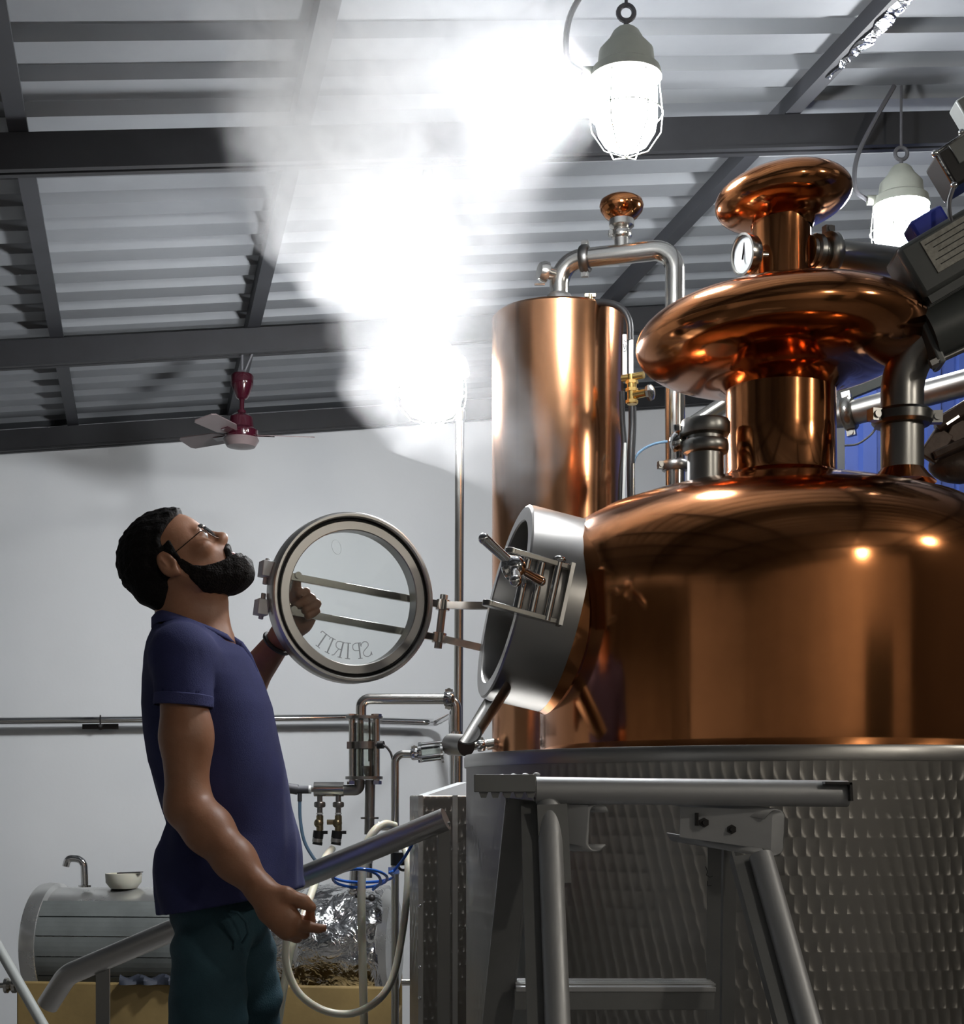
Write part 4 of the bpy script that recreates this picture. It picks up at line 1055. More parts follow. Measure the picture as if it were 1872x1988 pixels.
b = MB(); rnd = random.Random(9); vs, fs = [], []
for i in range(15):
    for j in range(9):
        a = math.pi * j / 8; c = P(235 + i * 8, 1902, VD - .29); c.z = .462; r = .024 * (1 + .35 * math.sin(i * 1.1 + j * .7) + .12 * rnd.uniform(-1, 1)); vs.append(c + V((0, -math.cos(a) * r * 1.2, math.sin(a) * r * 1.2)))
for i in range(14):
    for j in range(8): fs.append((i * 9 + j, i * 9 + j + 1, (i + 1) * 9 + j + 1, (i + 1) * 9 + j))
b.add(vs, fs); b.build('cloth', mat('dark_cloth', (.02, .025, .04), .7), rg_)
tu_ = thing('plastic_tub', 'shallow cream plastic tub resting on top of the insulated vessel', 'tub', P(240, 1730, VD + .02))
tcn = P(240, 1736, VD + .05); tcn.z = .789
b = MB(); b.lathe([(0, 0), (.05, .002), (.068, .025), (.070, .060), (.066, .060), (.062, .02), (0, .012)], tcn, seg=32); b.build('bowl', M['tub'], tu_)
b = MB(); b.box(tcn + V((.03, -.02, .064)), (.09, .05, .004), V((1, 0, .03)).normalized()); b.build('dark_card', M['black'], tu_, smooth=False)
o = MB(); a_, c_ = P(-60, 1740, 4.9), P(75, 1975, 4.7); e = a_ + (c_ - a_) * (a_.z / (a_.z - c_.z)); o.cyl(a_, e, .0165, seg=16)
o = o.build('leaning_pole', mat('pale_paint', (.42, .44, .42), .5), None, loc=e); tag(o, 'pale grey pole leaning beside the end of the insulated vessel', 'pole')

# ------------------------------------------------------------------ ceiling fan
FD = 5.83
fn = thing('ceiling_fan', 'maroon three-blade ceiling fan hanging from the dark rafter', 'fan', P(469, 700, FD))
def f_(px, py): return P(px, py, FD)
b = MB(); c = f_(470, 770); b.lathe([(.012, -.012), (.022, -.006), (.03, .01), (.043, .045), (.045, .078), (.040, .086), (0, .086)], c, seg=32); b.build('canopy', M['maroon'], fn)
b = MB(); b.cyl(f_(470, 775), f_(469, 805), .0095, seg=16); b.cyl(f_(469, 797), f_(469, 803), .017, seg=16); b.build('down_rod', M['maroon'], fn)
b = MB(); c = f_(468, 845); b.lathe([(0, -.048), (.02, -.048), (.045, -.038), (.062, -.018), (.066, 0), (.066, .018), (.05, .03), (.045, .07), (.025, .085), (0, .088)], c, seg=40); b.build('motor_housing', M['maroon'], fn)
b = MB(); b.lathe([(.066, -.012), (.07, -.02), (.055, -.045), (.01, -.052), (0, -.052)], c, seg=40); b.build('bottom_cap', M['blade'], fn)
for a in (250, 8, 150):
    d = V((math.cos(math.radians(a)), math.sin(math.radians(a)), 0)); sdw = V((-d.y, d.x, 0)); tl = (sdw * math.cos(.24) + UP * math.sin(.24)); nm = d.cross(tl)
    b = MB(); b.prism([c + d * .06 - tl * .018, c + d * .11 - tl * .044, c + d * .27 - tl * .047, c + d * .285 - tl * .036, c + d * .285 + tl * .036, c + d * .27 + tl * .047, c + d * .11 + tl * .044, c + d * .06 + tl * .018], nm * .004)
    bl = b.build('blade', M['blade'], fn, smooth=False)
    b = MB(); b.bar(c + d * .05, c + d * .13, .03, .006, tl); b.build('blade_iron', M['maroon'], bl, smooth=False)
b = MB(); hk = f_(470, 722); zb = zr(hk.dot(WU)) - .145; b.tube([hk, V((hk.x, hk.y, zb + .03))], .006, 8); b.tube([hk + V((.006, 0, -.01)), V((hk.x + .05, hk.y, zb + .03))], .005, 8); b.cyl(hk - V((.015, 0, 0)), hk + V((.015, 0, 0)), .008, seg=8); b.build('hanger', M['cable'], fn)

# plastic film still wrapped round the right purlin
b = MB(); rnd = random.Random(4); vs, fs = [], []; n1 = 26
for i in range(n1):
    v_ = 3.0 + i * .034; taper = min(1, (n1 - 1 - i) / 8 + .25)
    for (du, dz) in ((-.006, -.050), (.034, -.050), (.034, -.012)):
        vs.append(W(1.86 + du * taper + rnd.uniform(-.006, .006), v_, zr(1.86) + dz + rnd.uniform(-.006, .002)))
for i in range(n1 - 1):
    for j in range(2): fs.append((i * 3 + j, i * 3 + j + 1, i * 3 + j + 4, i * 3 + j + 3))
b.add(vs, fs); o = b.build('plastic_film', M['foil'], None, smooth=False, loc=W(1.86, 3.3, zr(1.86))); tag(o, 'crumpled shiny film wrapped along the edge of a roof purlin', 'film')
so = o.modifiers.new('solid', 'SOLIDIFY'); so.thickness = .002

# ------------------------------------------------------------------ dark cabinet behind the viewer, seen mirrored in the pot
sc_ = thing('storage_cabinet', 'tall dark storage cabinet mirrored in the right half of the copper pot', 'cabinet', (2.75, -.35, 0))
b = MB(); b.box((2.75, -.35, .93), (.80, .45, 1.86)); b.build('carcass', M['motor'], sc_, bevel=.006)
for sgn in (-1, 1):
    b = MB(); b.box((2.75 + sgn * .197, -.117, .95), (.385, .018, 1.76)); dr_ = b.build('door', M['motor'], sc_, bevel=.004)
    b = MB(); b.tube(fillet([(2.75 + sgn * .04, -.108, .95), (2.75 + sgn * .04, -.075, .95), (2.75 + sgn * .04, -.075, 1.10), (2.75 + sgn * .04, -.108, 1.10)], .01), .006, 10); b.build('handle', M['steel'], dr_)

# ------------------------------------------------------------------ smooth solid modelling for the figure
class Field:
    def __init__(s, lo, hi, h):
        s.lo = np.array(lo, float); s.h = h
        s.n = np.ceil((np.array(hi) - s.lo) / h).astype(int) + 1
        s.g = np.full(s.n, 0.25, np.float32)
    def sl(s, lo, hi):
        a = np.clip(np.floor((np.array(lo) - s.lo) / s.h).astype(int), 0, s.n); c = np.clip(np.ceil((np.array(hi) - s.lo) / s.h).astype(int) + 1, 0, s.n)
        idx = tuple(slice(i, j) for i, j in zip(a, c))
        ax = [(s.lo[k] + s.h * np.arange(a[k], c[k])).astype(np.float32) for k in range(3)]
        return idx, np.meshgrid(*ax, indexing='ij', sparse=True)
    def put(s, fn, lo, hi, k=0.0, op='u'):
        pad = max(k, 2.5 * s.h) + .004
        idx, (X, Y, Z) = s.sl(np.array(lo) - pad, np.array(hi) + pad)
        if min(s.g[idx].shape) == 0: return
        d = fn(X, Y, Z).astype(np.float32); a = s.g[idx]
        if op == 'u':
            r = np.minimum(a, d)
            if k: hh = np.maximum(k - np.abs(a - d), 0) / k; r = r - hh * hh * k * .25
        elif op == 's':
            d = -d; r = np.maximum(a, d)
            if k: hh = np.maximum(k - np.abs(a - d), 0) / k; r = r + hh * hh * k * .25
        elif op == 'i':
            r = np.maximum(a, d)
        s.g[idx] = r
    def cap(s, a, b, ra, rb=None, k=.01, op='u'):
        a, b = np.array(a, float), np.array(b, float); rb = ra if rb is None else rb
        ab = b - a; L = max(float(ab @ ab), 1e-12)
        def fn(X, Y, Z):
            t = np.clip(((X - a[0]) * ab[0] + (Y - a[1]) * ab[1] + (Z - a[2]) * ab[2]) / L, 0, 1)
            return np.sqrt((X - a[0] - t * ab[0]) ** 2 + (Y - a[1] - t * ab[1]) ** 2 + (Z - a[2] - t * ab[2]) ** 2) - (ra + (rb - ra) * t)
        r = max(ra, rb); s.put(fn, np.minimum(a, b) - r, np.maximum(a, b) + r, k, op)
    def chain(s, pts, rs, k=.01):
        for i in range(len(pts) - 1): s.cap(pts[i], pts[i + 1], rs[i], rs[i + 1], k)
    def ell(s, c, r, R=None, k=.01, op='u'):
        c = np.array(c, float); r = np.array(r, float); m = float(r.max()); R = np.eye(3) if R is None else R
        def fn(X, Y, Z):
            x, y, z = X - c[0], Y - c[1], Z - c[2]
            q = [R[0, i] * x + R[1, i] * y + R[2, i] * z for i in range(3)]       # R^T p
            k0 = np.sqrt(sum((q[i] / r[i]) ** 2 for i in range(3))); k1 = np.sqrt(sum((q[i] / r[i] ** 2) ** 2 for i in range(3))) + 1e-9
            return k0 * (k0 - 1) / k1
        s.put(fn, c - m, c + m, k, op)
    def loft(s, rows, cy, k=.0, wob=None):
        """rows: (z, x0, x1, half width y) from low to high"""
        z = np.array([r[0] for r in rows]); cx = np.array([(r[1] + r[2]) / 2 for r in rows]); ax = np.array([(r[2] - r[1]) / 2 for r in rows]); by = np.array([r[3] for r in rows])
        def fn(X, Y, Z):
            zz = Z.ravel(); c_ = np.interp(zz, z, cx)[None, None, :]; a_ = np.interp(zz, z, ax)[None, None, :]; b_ = np.interp(zz, z, by)[None, None, :]
            q = ((np.abs((X - c_) / a_)) ** 2.3 + (np.abs((Y - cy) / b_)) ** 2.3) ** (1 / 2.3)
            d = (q - 1) * np.minimum(a_, b_)
            d = np.maximum(d, np.maximum(z[0] - Z, Z - z[-1]))
            return d + (wob(X, Y, Z) if wob else 0)
        s.put(fn, (min(r[1] for r in rows), cy - by.max(), z[0]), (max(r[2] for r in rows), cy + by.max(), z[-1]), k)
    def mesh(s, name, m, parent, relax=1):
        g = s.g; ins = g < 0
        c = np.zeros(np.array(g.shape) - 1, np.uint8)
        for i in (0, 1):
            for j in (0, 1):
                for k in (0, 1): c += ins[i:g.shape[0] - 1 + i, j:g.shape[1] - 1 + j, k:g.shape[2] - 1 + k]
        cells = np.argwhere((c > 0) & (c < 8)); N = len(cells)
        idm = np.full(c.shape, -1, np.int32); idm[tuple(cells.T)] = np.arange(N)
        off = [(i, j, k) for i in (0, 1) for j in (0, 1) for k in (0, 1)]
        val = np.stack([g[cells[:, 0] + o[0], cells[:, 1] + o[1], cells[:, 2] + o[2]] for o in off], 1)
        acc = np.zeros((N, 3)); cnt = np.zeros(N)
        for p in range(8):
            for q in range(p + 1, 8):
                if sum(abs(off[p][d] - off[q][d]) for d in range(3)) != 1: continue
                mk = (val[:, p] < 0) != (val[:, q] < 0)
                t = val[:, p] / np.where(mk, val[:, p] - val[:, q], 1)
                pos = np.array(off[p])[None] + t[:, None] * (np.array(off[q]) - np.array(off[p]))[None]
                acc += np.where(mk[:, None], pos, 0); cnt += mk
        vert = (cells + acc / cnt[:, None]) * s.h + s.lo
        F_ = []
        for ax in range(3):
            o1, o2 = [(1, 2), (2, 0), (0, 1)][ax]
            A_ = np.moveaxis(ins, ax, 0); ch = A_[:-1] != A_[1:]
            e = np.argwhere(np.moveaxis(ch, 0, ax)); 
            e = e[(e[:, o1] > 0) & (e[:, o2] > 0) & (e[:, o1] < c.shape[o1]) & (e[:, o2] < c.shape[o2])]
            def cid(d1, d2):
                q = e.copy(); q[:, o1] -= d1; q[:, o2] -= d2; return idm[tuple(q.T)]
            quad = np.stack([cid(1, 1), cid(0, 1), cid(0, 0), cid(1, 0)], 1)
            fl_ = ins[tuple(e.T)]
            quad[~fl_] = quad[~fl_][:, ::-1]; F_.append(quad[(quad >= 0).all(1)])
        F_ = np.concatenate(F_)
        for _ in range(relax):                     # gentle relaxation of the net
            nb = np.zeros_like(vert); cn = np.zeros(N)
            for i in range(4):
                a_, b_ = F_[:, i], F_[:, (i + 1) % 4]
                for d in range(3): nb[:, d] += np.bincount(a_, vert[b_, d], N) + np.bincount(b_, vert[a_, d], N)
                cn += np.bincount(a_, minlength=N) + np.bincount(b_, minlength=N)
            vert = .5 * vert + .5 * nb / np.maximum(cn, 1)[:, None]
        off_ = np.array(org_of(parent))
        me = bpy.data.meshes.new(name)
        me.vertices.add(N); me.vertices.foreach_set('co', (vert - off_).astype(np.float32).ravel())
        nf = len(F_); me.loops.add(nf * 4); me.loops.foreach_set('vertex_index', F_.astype(np.int32).ravel())
        me.polygons.add(nf); me.polygons.foreach_set('loop_start', np.arange(0, nf * 4, 4, dtype=np.int32)); me.polygons.foreach_set('loop_total', np.full(nf, 4, np.int32))
        me.polygons.foreach_set('use_smooth', np.ones(nf, bool)); me.update(calc_edges=True); me.validate()
        me.materials.append(m)
        o = bpy.data.objects.new(name, me); COL.objects.link(o); o.parent = parent; ORG[o.name] = org_of(parent)
        return o

# ------------------------------------------------------------------ the man
BD = 3.20
def B(px, py, D=BD): p = P(px, py, D); return np.array((p.x, p.y, p.z))
man = thing('person', 'man in navy polo shirt and teal jeans looking up, holding the open still door', 'person', P(430, 1550, BD) - V((0, 0, EYE)))
# head frame: x forward, y to his left, z up; tilted back 43 degrees, origin at the ear
HO = B(348, 1104); ta = math.radians(43)
HR = np.array([[math.cos(ta), 0, -math.sin(ta)], [0, 1, 0], [math.sin(ta), 0, math.cos(ta)]])   # columns = head axes in world
def Hd(x, y, z): return HO + HR @ (np.array((x, y, z)) * .001)
def hr_(*r): return np.array(r) * .001

def head_base(f, grow=0.0):
    g = grow
    f.ell(Hd(-4, 0, 46), hr_(94, 74, 79) + g, HR, .0)
    f.ell(Hd(42, 0, 22), hr_(50, 62, 62) + g, HR, .03)                     # forehead and temples
    f.ell(Hd(46, 0, -36), hr_(50, 56, 62) + g, HR, .03)                    # face block
    for sgn in (-1, 1):
        f.cap(Hd(2, 52 * sgn, -30), Hd(18, 50 * sgn, -58), .016 + g, .015 + g, .03)      # jaw angle
        f.cap(Hd(18, 50 * sgn, -58), Hd(78, 16 * sgn, -86), .014 + g, .016 + g, .03)     # jaw line
    f.ell(Hd(80, 0, -84), hr_(18, 24, 18) + g, HR, .025)                   # chin

# --- body: head, neck, torso, arms and hands in one surface
f = Field((-.90, 2.72, .80), (-.30, 3.76, 1.80), .0034)
head_base(f)
for sgn in (-1, 1):
    f.ell(Hd(84, 26 * sgn, 24), hr_(11, 24, 9), HR, .012)                  # brow
    f.ell(Hd(66, 46 * sgn, -14), hr_(22, 20, 16), HR, .02)                 # cheekbone
    f.ell(Hd(96, 31 * sgn, 8), hr_(15, 17, 12), HR, .012, 's')             # eye socket
    f.ell(Hd(80, 31 * sgn, 8), hr_(14.5, 17, 13), HR, .004)                # lids round the eyeball
    f.ell(Hd(104, 12 * sgn, -20), hr_(12, 8, 9), HR, .008)                 # nostril wing
f.cap(Hd(92, 0, 18), Hd(112, 0, -12), .0075, .010, .014)                   # nose bridge
f.ell(Hd(113, 0, -16), hr_(11, 11, 10), HR, .008)
f.ell(Hd(84, 0, -46), hr_(19, 28, 26), HR, .02)                            # muzzle
f.ell(Hd(100, 0, -46), hr_(7, 20, 5), HR, .006)                            # upper lip
f.ell(Hd(97, 0, -57), hr_(8, 18, 6), HR, .006)                             # lower lip
f.ell(Hd(108, 0, -51.5), hr_(10, 22, 2.2), HR, .003, 's')                  # mouth line
# neck and trunk
f.cap(B(358, 1118), B(374, 1235), .058, .058, .03)
f.cap(B(395, 1150), B(408, 1235), .040, .044, .03)
f.cap(B(428, 1170), B(424, 1200), .008, .010, .03)                         # Adam's apple
f.cap(B(345, 1150), B(352, 1235), .046, .052, .03)
f.cap(B(345, 1275, 3.06), B(345, 1275, 3.34), .042, .042, .04)
f.cap(B(385, 1310), B(430, 1560), .095, .095, .05)
f.ell(B(435, 1690), (.085, .12, .10), None, .05)
# ears
for sgn in (-1, 1):
    f.ell(Hd(-9, 77 * sgn, 5), hr_(19, 10, 31), HR @ np.array(Matrix.Rotation(math.radians(12), 3, 'Y')), .005)
    f.ell(Hd(-6, 88 * sgn, 9), hr_(12, 9, 21), HR, .003, 's')
    f.ell(Hd(-11, 83 * sgn, 10), hr_(3.0, 4, 14), HR, .003)
    f.ell(Hd(6, 79 * sgn, -2), hr_(5, 4, 6), HR, .004)
    f.ell(Hd(-5, 78 * sgn, -20), hr_(8, 6, 9), HR, .006)
# right arm (near the camera), hanging and bent forward
sh, el, wr = B(350, 1265, 3.00), B(366, 1566, 2.99), B(506, 1727, 2.89)
f.chain([sh, (sh * .45 + el * .55), el], [.044, .0470, .0430], .02)
f.ell(sh * .45 + el * .55 + [.008, 0, 0], (.048, .046, .08), None, .02)
f.chain([el, el * .72 + wr * .28, el * .35 + wr * .65, wr], [.0425, .0450, .037, .0275], .03)
HD_ = 2.885
def G(px, py, d=0.0): return B(px, py, HD_ + d)
f.chain([wr, G(532, 1750), G(562, 1784)], [.0265, .0275, .0235], .015)
f.chain([wr, G(527, 1768), G(556, 1806)], [.0235, .0245, .0195], .015)
f.chain([G(548, 1790, .012), G(570, 1803, .014)], [.022, .016], .015)
f.chain([G(522, 1732, -.008), G(556, 1737, -.014), G(588, 1750, -.010), G(604, 1761, -.006)], [.0185, .0145, .0125, .0105], .010)
f.chain([G(566, 1780, .006), G(585, 1789, .030), G(602, 1788, .028), G(603, 1768, .012)], [.0130, .0112, .0102, .0090], .005)
f.chain([G(570, 1794, 0), G(598, 1799, -.004), G(618, 1803, -.004), G(634, 1801, -.002)], [.0135, .0108, .0090, .0070], .005)
f.chain([G(566, 1806, .002), G(590, 1812, .008), G(588, 1811, .034), G(570, 1806, .040)], [.0132, .0110, .0100, .009], .004)
f.chain([G(558, 1814, .008), G(576, 1821, .016), G(572, 1817, .038), G(560, 1812, .042)], [.0122, .0100, .0092, .008], .004)
# left arm reaching to the door
sh2, el2, wr2 = B(395, 1268, 3.40), B(448, 1368, 3.60), B(551, 1232, 3.50)
f.chain([sh2, el2], [.044, .042], .02)
f.chain([el2, el2 * .7 + wr2 * .3, wr2], [.041, .0445, .0285], .02)
LD_ = 3.475
def Q(px, py, d=0.0): return B(px, py, LD_ + d)
f.chain([wr2, Q(572, 1203, .03), Q(590, 1172, .032)], [.028, .030, .024], .015)
f.chain([wr2, Q(583, 1205, .03), Q(604, 1186, .03)], [.026, .028, .021], .015)
f.chain([Q(590, 1160, .028), Q(594, 1149, -.002), Q(578, 1152, -.022)], [.0122, .0108, .0092], .002)
f.chain([Q(600, 1168, .028), Q(604, 1161, -.006), Q(577, 1174, -.026)], [.0124, .0110, .0094], .002)
f.chain([Q(607, 1180, .028), Q(615, 1172, -.004), Q(593, 1185, -.024)], [.0124, .0110, .0094], .002)
f.chain([Q(606, 1192, .028), Q(614, 1188, -.002), Q(598, 1197, -.02)], [.0114, .0100, .0086], .002)
f.chain([Q(572, 1190, .02), Q(571, 1160, -.004), Q(577, 1132, -.018)], [.017, .0125, .0098], .008)
f.mesh('body', M['skin'], man)

# --- hair, beard, moustache, brows
def head_xyz(X, Y, Z):
    x, y, z = X - HO[0], Y - HO[1], Z - HO[2]
    return [(HR[0, i] * x + HR[1, i] * y + HR[2, i] * z) * 1000 for i in range(3)]
hf = Field(HO - .17, HO + .17, .0030)
head_base(hf, .0)
base = hf.g.copy()
idx, (X, Y, Z) = hf.sl(hf.lo, hf.lo + (hf.n - 1) * hf.h)
hx, hy, hz = head_xyz(X, Y, Z)
lump = .0030 * np.sin(hx * .16) * np.sin(hy * .15 + 1) * np.sin(hz * .17 + 2) + .0010 * np.sin(hx * .33 + hz * .4) * np.sin(hy * .37)
# hairline: forward limit of the hair as a function of height
ay = np.abs(hy)
limit = np.interp(hz, [-60, -40, -12, -4, 14, 30, 44, 56, 74, 92], [-46, -44, 14, 20, 23, 27, 31, 38, 74, 90])
limit = limit - np.where(hz > 40, np.clip((ay - 32) * .5, 0, 24), 0)
limit = np.minimum(limit, 96)
thick = np.interp(hz, [-60, -20, 30, 90, 130], [.003, .006, .009, .012, .012]) + np.where((hx < -40) & (hz < 60), .004, 0)
# back of the neck keeps the hair down to the collar
neckx = -62
nape = np.sqrt(np.maximum(hx + 42, -1e9) ** 2 * 1.0 + hy ** 2) 
hair = np.maximum(base - thick + lump, (hx - limit) * .001)
hair = np.maximum(hair, (-58 - hz) * .001)
hf.g = hair.astype(np.float32)
hf.cap(Hd(-66, 0, 0), Hd(-62, 0, -42), .034, .024, .03)
for sgn in (-1, 0, 1):
    yo = np.array((0, .030 * sgn, 0)); q_ = .010 * abs(sgn)
    hf.cap(B(296 + 900 * q_ * .0, 1150) + yo, B(326, 1176) + yo, .030, .020, .02)
hf.cap(Hd(-48, 30, -10), Hd(-46, 26, -42), .030, .022, .025); hf.cap(Hd(-48, -30, -10), Hd(-46, -26, -42), .030, .022, .025)
for sgn in (-1, 1):
    hf.ell(Hd(-8, 78 * sgn, 3), hr_(20, 17, 29), HR, .003, 's')
hf.mesh('hair', M['hair'], man)
bf = Field(HO - .17, HO + .17, .0030)
head_base(bf, .0)
bf.ell(Hd(84, 0, -46), hr_(19, 28, 26), HR, .02)
top = np.interp(hx, [2, 10, 22, 30, 45, 70, 88, 110], [8, 6, -4, -32, -48, -60, -64, -66])
bd_ = bf.g - (np.interp(hx, [0, 20, 40, 80, 110], [.003, .004, .008, .014, .014]) + np.where(hz < -80, .005, 0)) + lump * .7
bd_ = np.maximum(bd_, (hz - top) * .001); bd_ = np.maximum(bd_, (6 - hx) * .001)
bd_ = np.maximum(bd_, -(hz + 122) * .001)
bf.g = bd_.astype(np.float32)
bf.ell(Hd(84, 0, -94), hr_(24, 32, 22), HR, .02)
bf.cap(Hd(46, 38, -80), Hd(80, 14, -98), .020, .020, .02); bf.cap(Hd(46, -38, -80), Hd(80, -14, -98), .020, .020, .02)
bf.cap(Hd(100, 24, -52), Hd(86, 26, -70), .008, .010, .010); bf.cap(Hd(100, -24, -52), Hd(86, -26, -70), .008, .010, .010)
bf.cap(Hd(105, 0, -37), Hd(101, 22, -46), .0085, .007, .006); bf.cap(Hd(105, 0, -37), Hd(101, -22, -46), .0085, .007, .006)
bf.ell(Hd(101, 0, -70), hr_(6, 9, 7), HR, .006)
bf.mesh('beard', M['beard'], man)
for sgn in (-1, 1):
    b = MB(); b.tube([V(Hd(97, 10 * sgn, 24)), V(Hd(97, 24 * sgn, 29)), V(Hd(90, 38 * sgn, 27)), V(Hd(80, 47 * sgn, 20))], [.003, .0048, .0042, .002], 10); b.build('eyebrow', M['beard'], man)
    ec = Hd(82.5, 31 * sgn, 8); ld = HR @ np.array((.86, 0, .32)); ld /= np.linalg.norm(ld)
    b = MB(); b.ball(V(ec), .0128, V(ld), 1, 20, 12); ey = b.build('eyeball', M['eye_w'], man)
    b = MB(); b.lathe([(0, .0131), (.0045, .0124), (.006, .0114)], V(ec), V(ld), 18); b.build('iris', M['iris'], ey)
b = MB(); b.tube([V(Hd(100, 18, -52)), V(Hd(104, 8, -55)), V(Hd(105, 0, -56)), V(Hd(104, -8, -55)), V(Hd(100, -18, -52))], [.002, .0045, .005, .0045, .002], 10); b.build('lips', M['lip'], man)
# spectacles
b = MB()
for sgn in (-1, 1):
    c0 = Hd(104, 32 * sgn, 3); rx, rz = HR @ np.array((-.18 * sgn * sgn, 1, 0)), HR @ np.array((-.12, 0, 1))
    b.tube([V(c0 + (np.array(HR[:, 1]) * math.cos(t) * .024 + rz * math.sin(t) * .020 - HR[:, 0] * (math.cos(t) * sgn > 0) * .006 * abs(math.cos(t)))) for t in np.linspace(0, 2 * math.pi, 24, endpoint=False)], .0011, 6, closed=True)
    b.tube([V(Hd(98, 56 * sgn, 8)), V(Hd(88, 68 * sgn, 10)), V(Hd(20, 73 * sgn, 12)), V(Hd(-8, 74 * sgn, 10)), V(Hd(-18, 72 * sgn, 0))], .0011, 6)
b.tube([V(Hd(105, 8, 6)), V(Hd(108, 0, 9)), V(Hd(105, -8, 6))], .0012, 6)
sp2 = b.build('spectacles', M['wire'], man)
for sgn in (-1, 1):
    b = MB(); c0 = Hd(103, 32 * sgn, 3); b.lathe([(0, 0), (.021, 0), (.021, .0008), (0, .0008)], V(c0), V(HR @ np.array((1, .18 * sgn, .12))), 24); b.build('lens', M['glass'], sp2)

# --- polo shirt
def bz(py): return EYE + (HZ - py) * BD / F
def bx(px): return (px - CX) * BD / F
sf = Field((-.80, 2.86, .86), (-.36, 3.56, 1.53), .0042)
rows = [(1785, 316, 590, .208), (1730, 307, 593, .206), (1690, 306, 588, .198), (1650, 309, 582, .180), (1615, 322, 576, .166), (1597, 331, 572, .164), (1570, 322, 567, .164), (1530, 309, 559, .166), (1480, 294, 549, .170), (1420, 285, 536, .176), (1370, 282, 526, .180), (1320, 284, 508, .182), (1280, 288, 490, .172), (1250, 293, 468, .136), (1228, 297, 448, .092), (1205, 302, 436, .076)]
def wob(X, Y, Z):
    return .0022 * np.sin(42 * Z + 16 * X + 9 * np.sin(11 * Y)) * np.clip((1.28 - Z) * 5, 0, 1) + .0016 * np.sin(60 * (X * .6 + Z * .8)) * np.clip((1.2 - Z) * 5, 0, 1)
sf.loft([(bz(r[0]), bx(r[1]), bx(r[2]), r[3]) for r in rows], BD, 0, wob)
sf.cap(B(352, 1250, 3.13), B(354, 1270, 3.03), .046, .060, .05); sf.cap(B(352, 1250, 3.27), B(352, 1270, 3.37), .046, .060, .05)
se = sh * .62 + el * .38 + [.002, 0, 0]
se2 = sh2 * .40 + el2 * .60; sf.cap(B(380, 1270, 3.36), se2, .058, .056, .03)
# near sleeve, cut clean at its mouth with a hollow edge
dv_ = (el - sh) / np.linalg.norm(el - sh); cut = sh * .645 + el * .355
nrm_ = dv_ + np.array((-.12, 0, 0)); nrm_ /= np.linalg.norm(nrm_)
s2 = Field(sf.lo, sf.lo + (sf.n - 1) * sf.h, sf.h); s2.g = s2.g[:sf.n[0], :sf.n[1], :sf.n[2]]; s2.n = np.array(s2.g.shape)
s2.cap(B(354, 1270, 3.015), se, .0605, .0585, 0)
s2.put(lambda X, Y, Z: (X - cut[0]) * nrm_[0] + (Y - cut[1]) * nrm_[1] + (Z - cut[2]) * nrm_[2], s2.lo, s2.lo + s2.n * s2.h, 0, 'i')
s2.cap(cut - dv_ * .010, cut + dv_ * .06, .0525, .0525, .002, 's')
hh_ = np.maximum(.025 - np.abs(sf.g - s2.g), 0) / .025
fade_ = np.clip((sf.lo[2] + sf.h * np.arange(sf.n[2]) - cut[2] - .03) / .06, 0, 1)[None, None, :]
sf.g = (np.minimum(sf.g, s2.g) - hh_ * hh_ * .025 * .25 * fade_).astype(np.float32)
# hem
h0, h1 = B(318, 1772), B(592, 1722); hn = np.array((-(h1[2] - h0[2]), 0, h1[0] - h0[0])); hn /= np.linalg.norm(hn)
sf.put(lambda X, Y, Z: -((X - h0[0]) * hn[0] + (Z - h0[2]) * hn[2]) + 0 * Y, sf.lo, sf.lo + sf.n * sf.h, 0, 'i')
c0_, c1_ = B(300, 1212), B(446, 1250); cn_ = np.array((-(c1_[2] - c0_[2]), 0, c1_[0] - c0_[0])); cn_ /= np.linalg.norm(cn_)
sf.put(lambda X, Y, Z: np.maximum((X - c0_[0]) * cn_[0] + (Z - c0_[2]) * cn_[2] + 0 * Y, -(np.abs(Y - BD) - .085)) if False else np.where(np.abs(Y - BD) < .09, (X - c0_[0]) * cn_[0] + (Z - c0_[2]) * cn_[2], -.01), (-.80, 3.05, 1.40), (-.40, 3.35, 1.60), 0, 'i')
sf.mesh('polo_shirt', M['shirt'], man)
# sleeve hem band, seam, collar, placket
x_, y_, z_ = frame(V(nrm_)); ce = V(cut) - z_ * .012
b = MB(); b.lathe([(.0575, -.012), (.0598, -.010), (.0598, .010), (.0575, .012)], ce, z_, 48); b.build('sleeve_band', M['collar'], man)
b = MB(); vs, fs = [], []; NCO = 40
for k in range(NCO):
    a = 2 * math.pi * k / NCO; ca_, sa_ = math.cos(a), math.sin(a); fr = (1 + ca_) / 2       # fr = 1 at the throat
    xt = 370 + 63 * ca_; yt = 1187 + 42 * fr ** 1.2; xl = 372 + (74 + 12 * fr) * ca_; yl = 1222 + 28 * fr ** 2.2 - 10 * abs(sa_) ** 2
    w = .060 * sa_; pt_, pl_ = B(xt, yt), B(xl, yl)
    pt_[1] += .070 * sa_; pl_[1] += .103 * sa_
    pi_ = pt_ * 1.0; pi_[2] -= .030; pi_[0] += -.002 * ca_
    vs += [tuple(pl_), tuple((pl_ + pt_) / 2 + np.array((.006 * ca_, .006 * sa_, .002))), tuple(pt_), tuple(pi_)]
for k in range(NCO):
    k2 = (k + 1) % NCO
    for j in range(3): fs.append((4 * k + j, 4 * k2 + j, 4 * k2 + j + 1, 4 * k + j + 1))
b.add(vs, fs); co = b.build('shirt_collar', M['collar'], man, ang=80); so = co.modifiers.new('solid', 'SOLIDIFY'); so.thickness = .003; so.offset = 0
b = MB(); b.tube([V(B(px, py)) for px, py in ((446, 1236), (466, 1252), (484, 1276), (499, 1305))], [.006, .009, .008, .004], 10); b.build('placket', M['collar'], man)
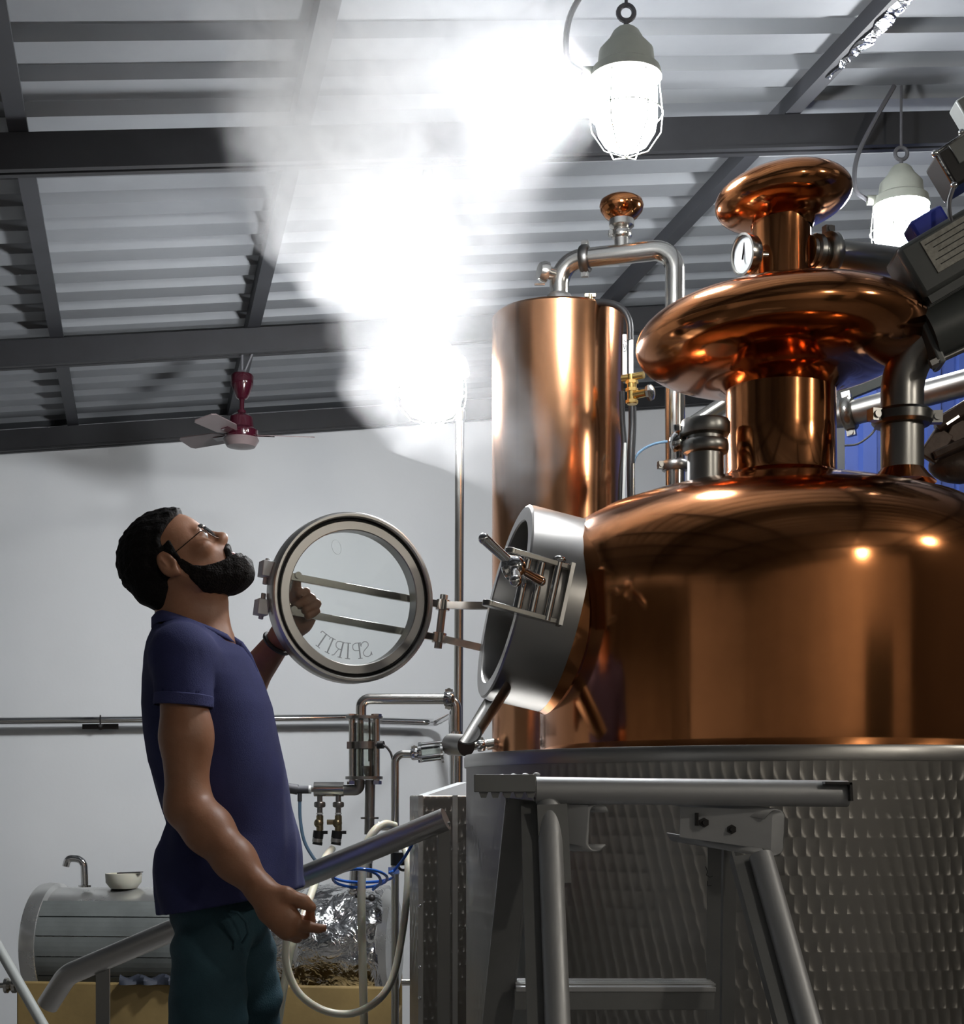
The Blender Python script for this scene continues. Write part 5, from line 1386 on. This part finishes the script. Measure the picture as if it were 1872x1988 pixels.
b = MB(); b.ball(V(B(477, 1262)), .005, (1, 0, .5), .5, 12, 6); b.build('button', M['white_pl'], man)
b = MB(); b.ring(V(wr2 * .88 + el2 * .12), V(wr2 - el2), .033, .006, 30, 8); b.build('wristband', M['rubber'], man)

# --- jeans and shoes
tf = Field((-.80, 2.96, .06), (-.36, 3.46, .98), .0052)
tf.ell(B(430, 1755), (.108, .145, .12), None, 0)
kn, an_ = np.array((B(408, 1950, 3.09)[0], 3.10, .50)), np.array((B(395, 1950, 3.09)[0], 3.10, .10))
kn2, an2 = np.array((B(482, 1950, 3.30)[0], 3.31, .50)), np.array((B(486, 1950, 3.30)[0], 3.31, .10))
tf.chain([B(406, 1850, 3.12), np.array((B(404, 1950, 3.10)[0], 3.10, .70)), kn, an_], [.079, .075, .064, .054], .03)
tf.chain([B(464, 1845, 3.29), np.array((B(478, 1950, 3.30)[0], 3.30, .70)), kn2, an2], [.080, .074, .064, .054], .02)
idx, (X, Y, Z) = tf.sl(tf.lo, tf.lo + (tf.n - 1) * tf.h)
tf.g = (tf.g + .0018 * np.sin(70 * Z + 30 * X + 4 * np.sin(20 * Y)) + .0012 * np.sin(110 * Z - 50 * X)).astype(np.float32)
tf.g = np.maximum(tf.g, .075 - Z).astype(np.float32)
tf.mesh('jeans', M['jeans'], man)
b = MB(); b.tube([V(B(448, 1768, 3.045)), V(B(462, 1772, 3.04)), V(B(478, 1790, 3.05)), V(B(482, 1812, 3.06)), V(B(470, 1832, 3.06))], .003, 8); b.build('pocket_welt', M['jeans'], man)
for a0_ in (an_, an2):
    b = Field((a0_[0] - .12, a0_[1] - .07, -.005), (a0_[0] + .24, a0_[1] + .07, .14), .005)
    b.ell((a0_[0] + .06, a0_[1], .045), (.145, .048, .045), None, 0); b.cap((a0_[0] - .02, a0_[1], .06), (a0_[0] - .005, a0_[1], .11), .05, .045, .03)
    b.put(lambda X, Y, Z: .0 - Z + 0 * X + 0 * Y + .002, b.lo, b.lo + b.n * b.h, 0, 'i')
    b.mesh('shoe', M['shoe'], man)
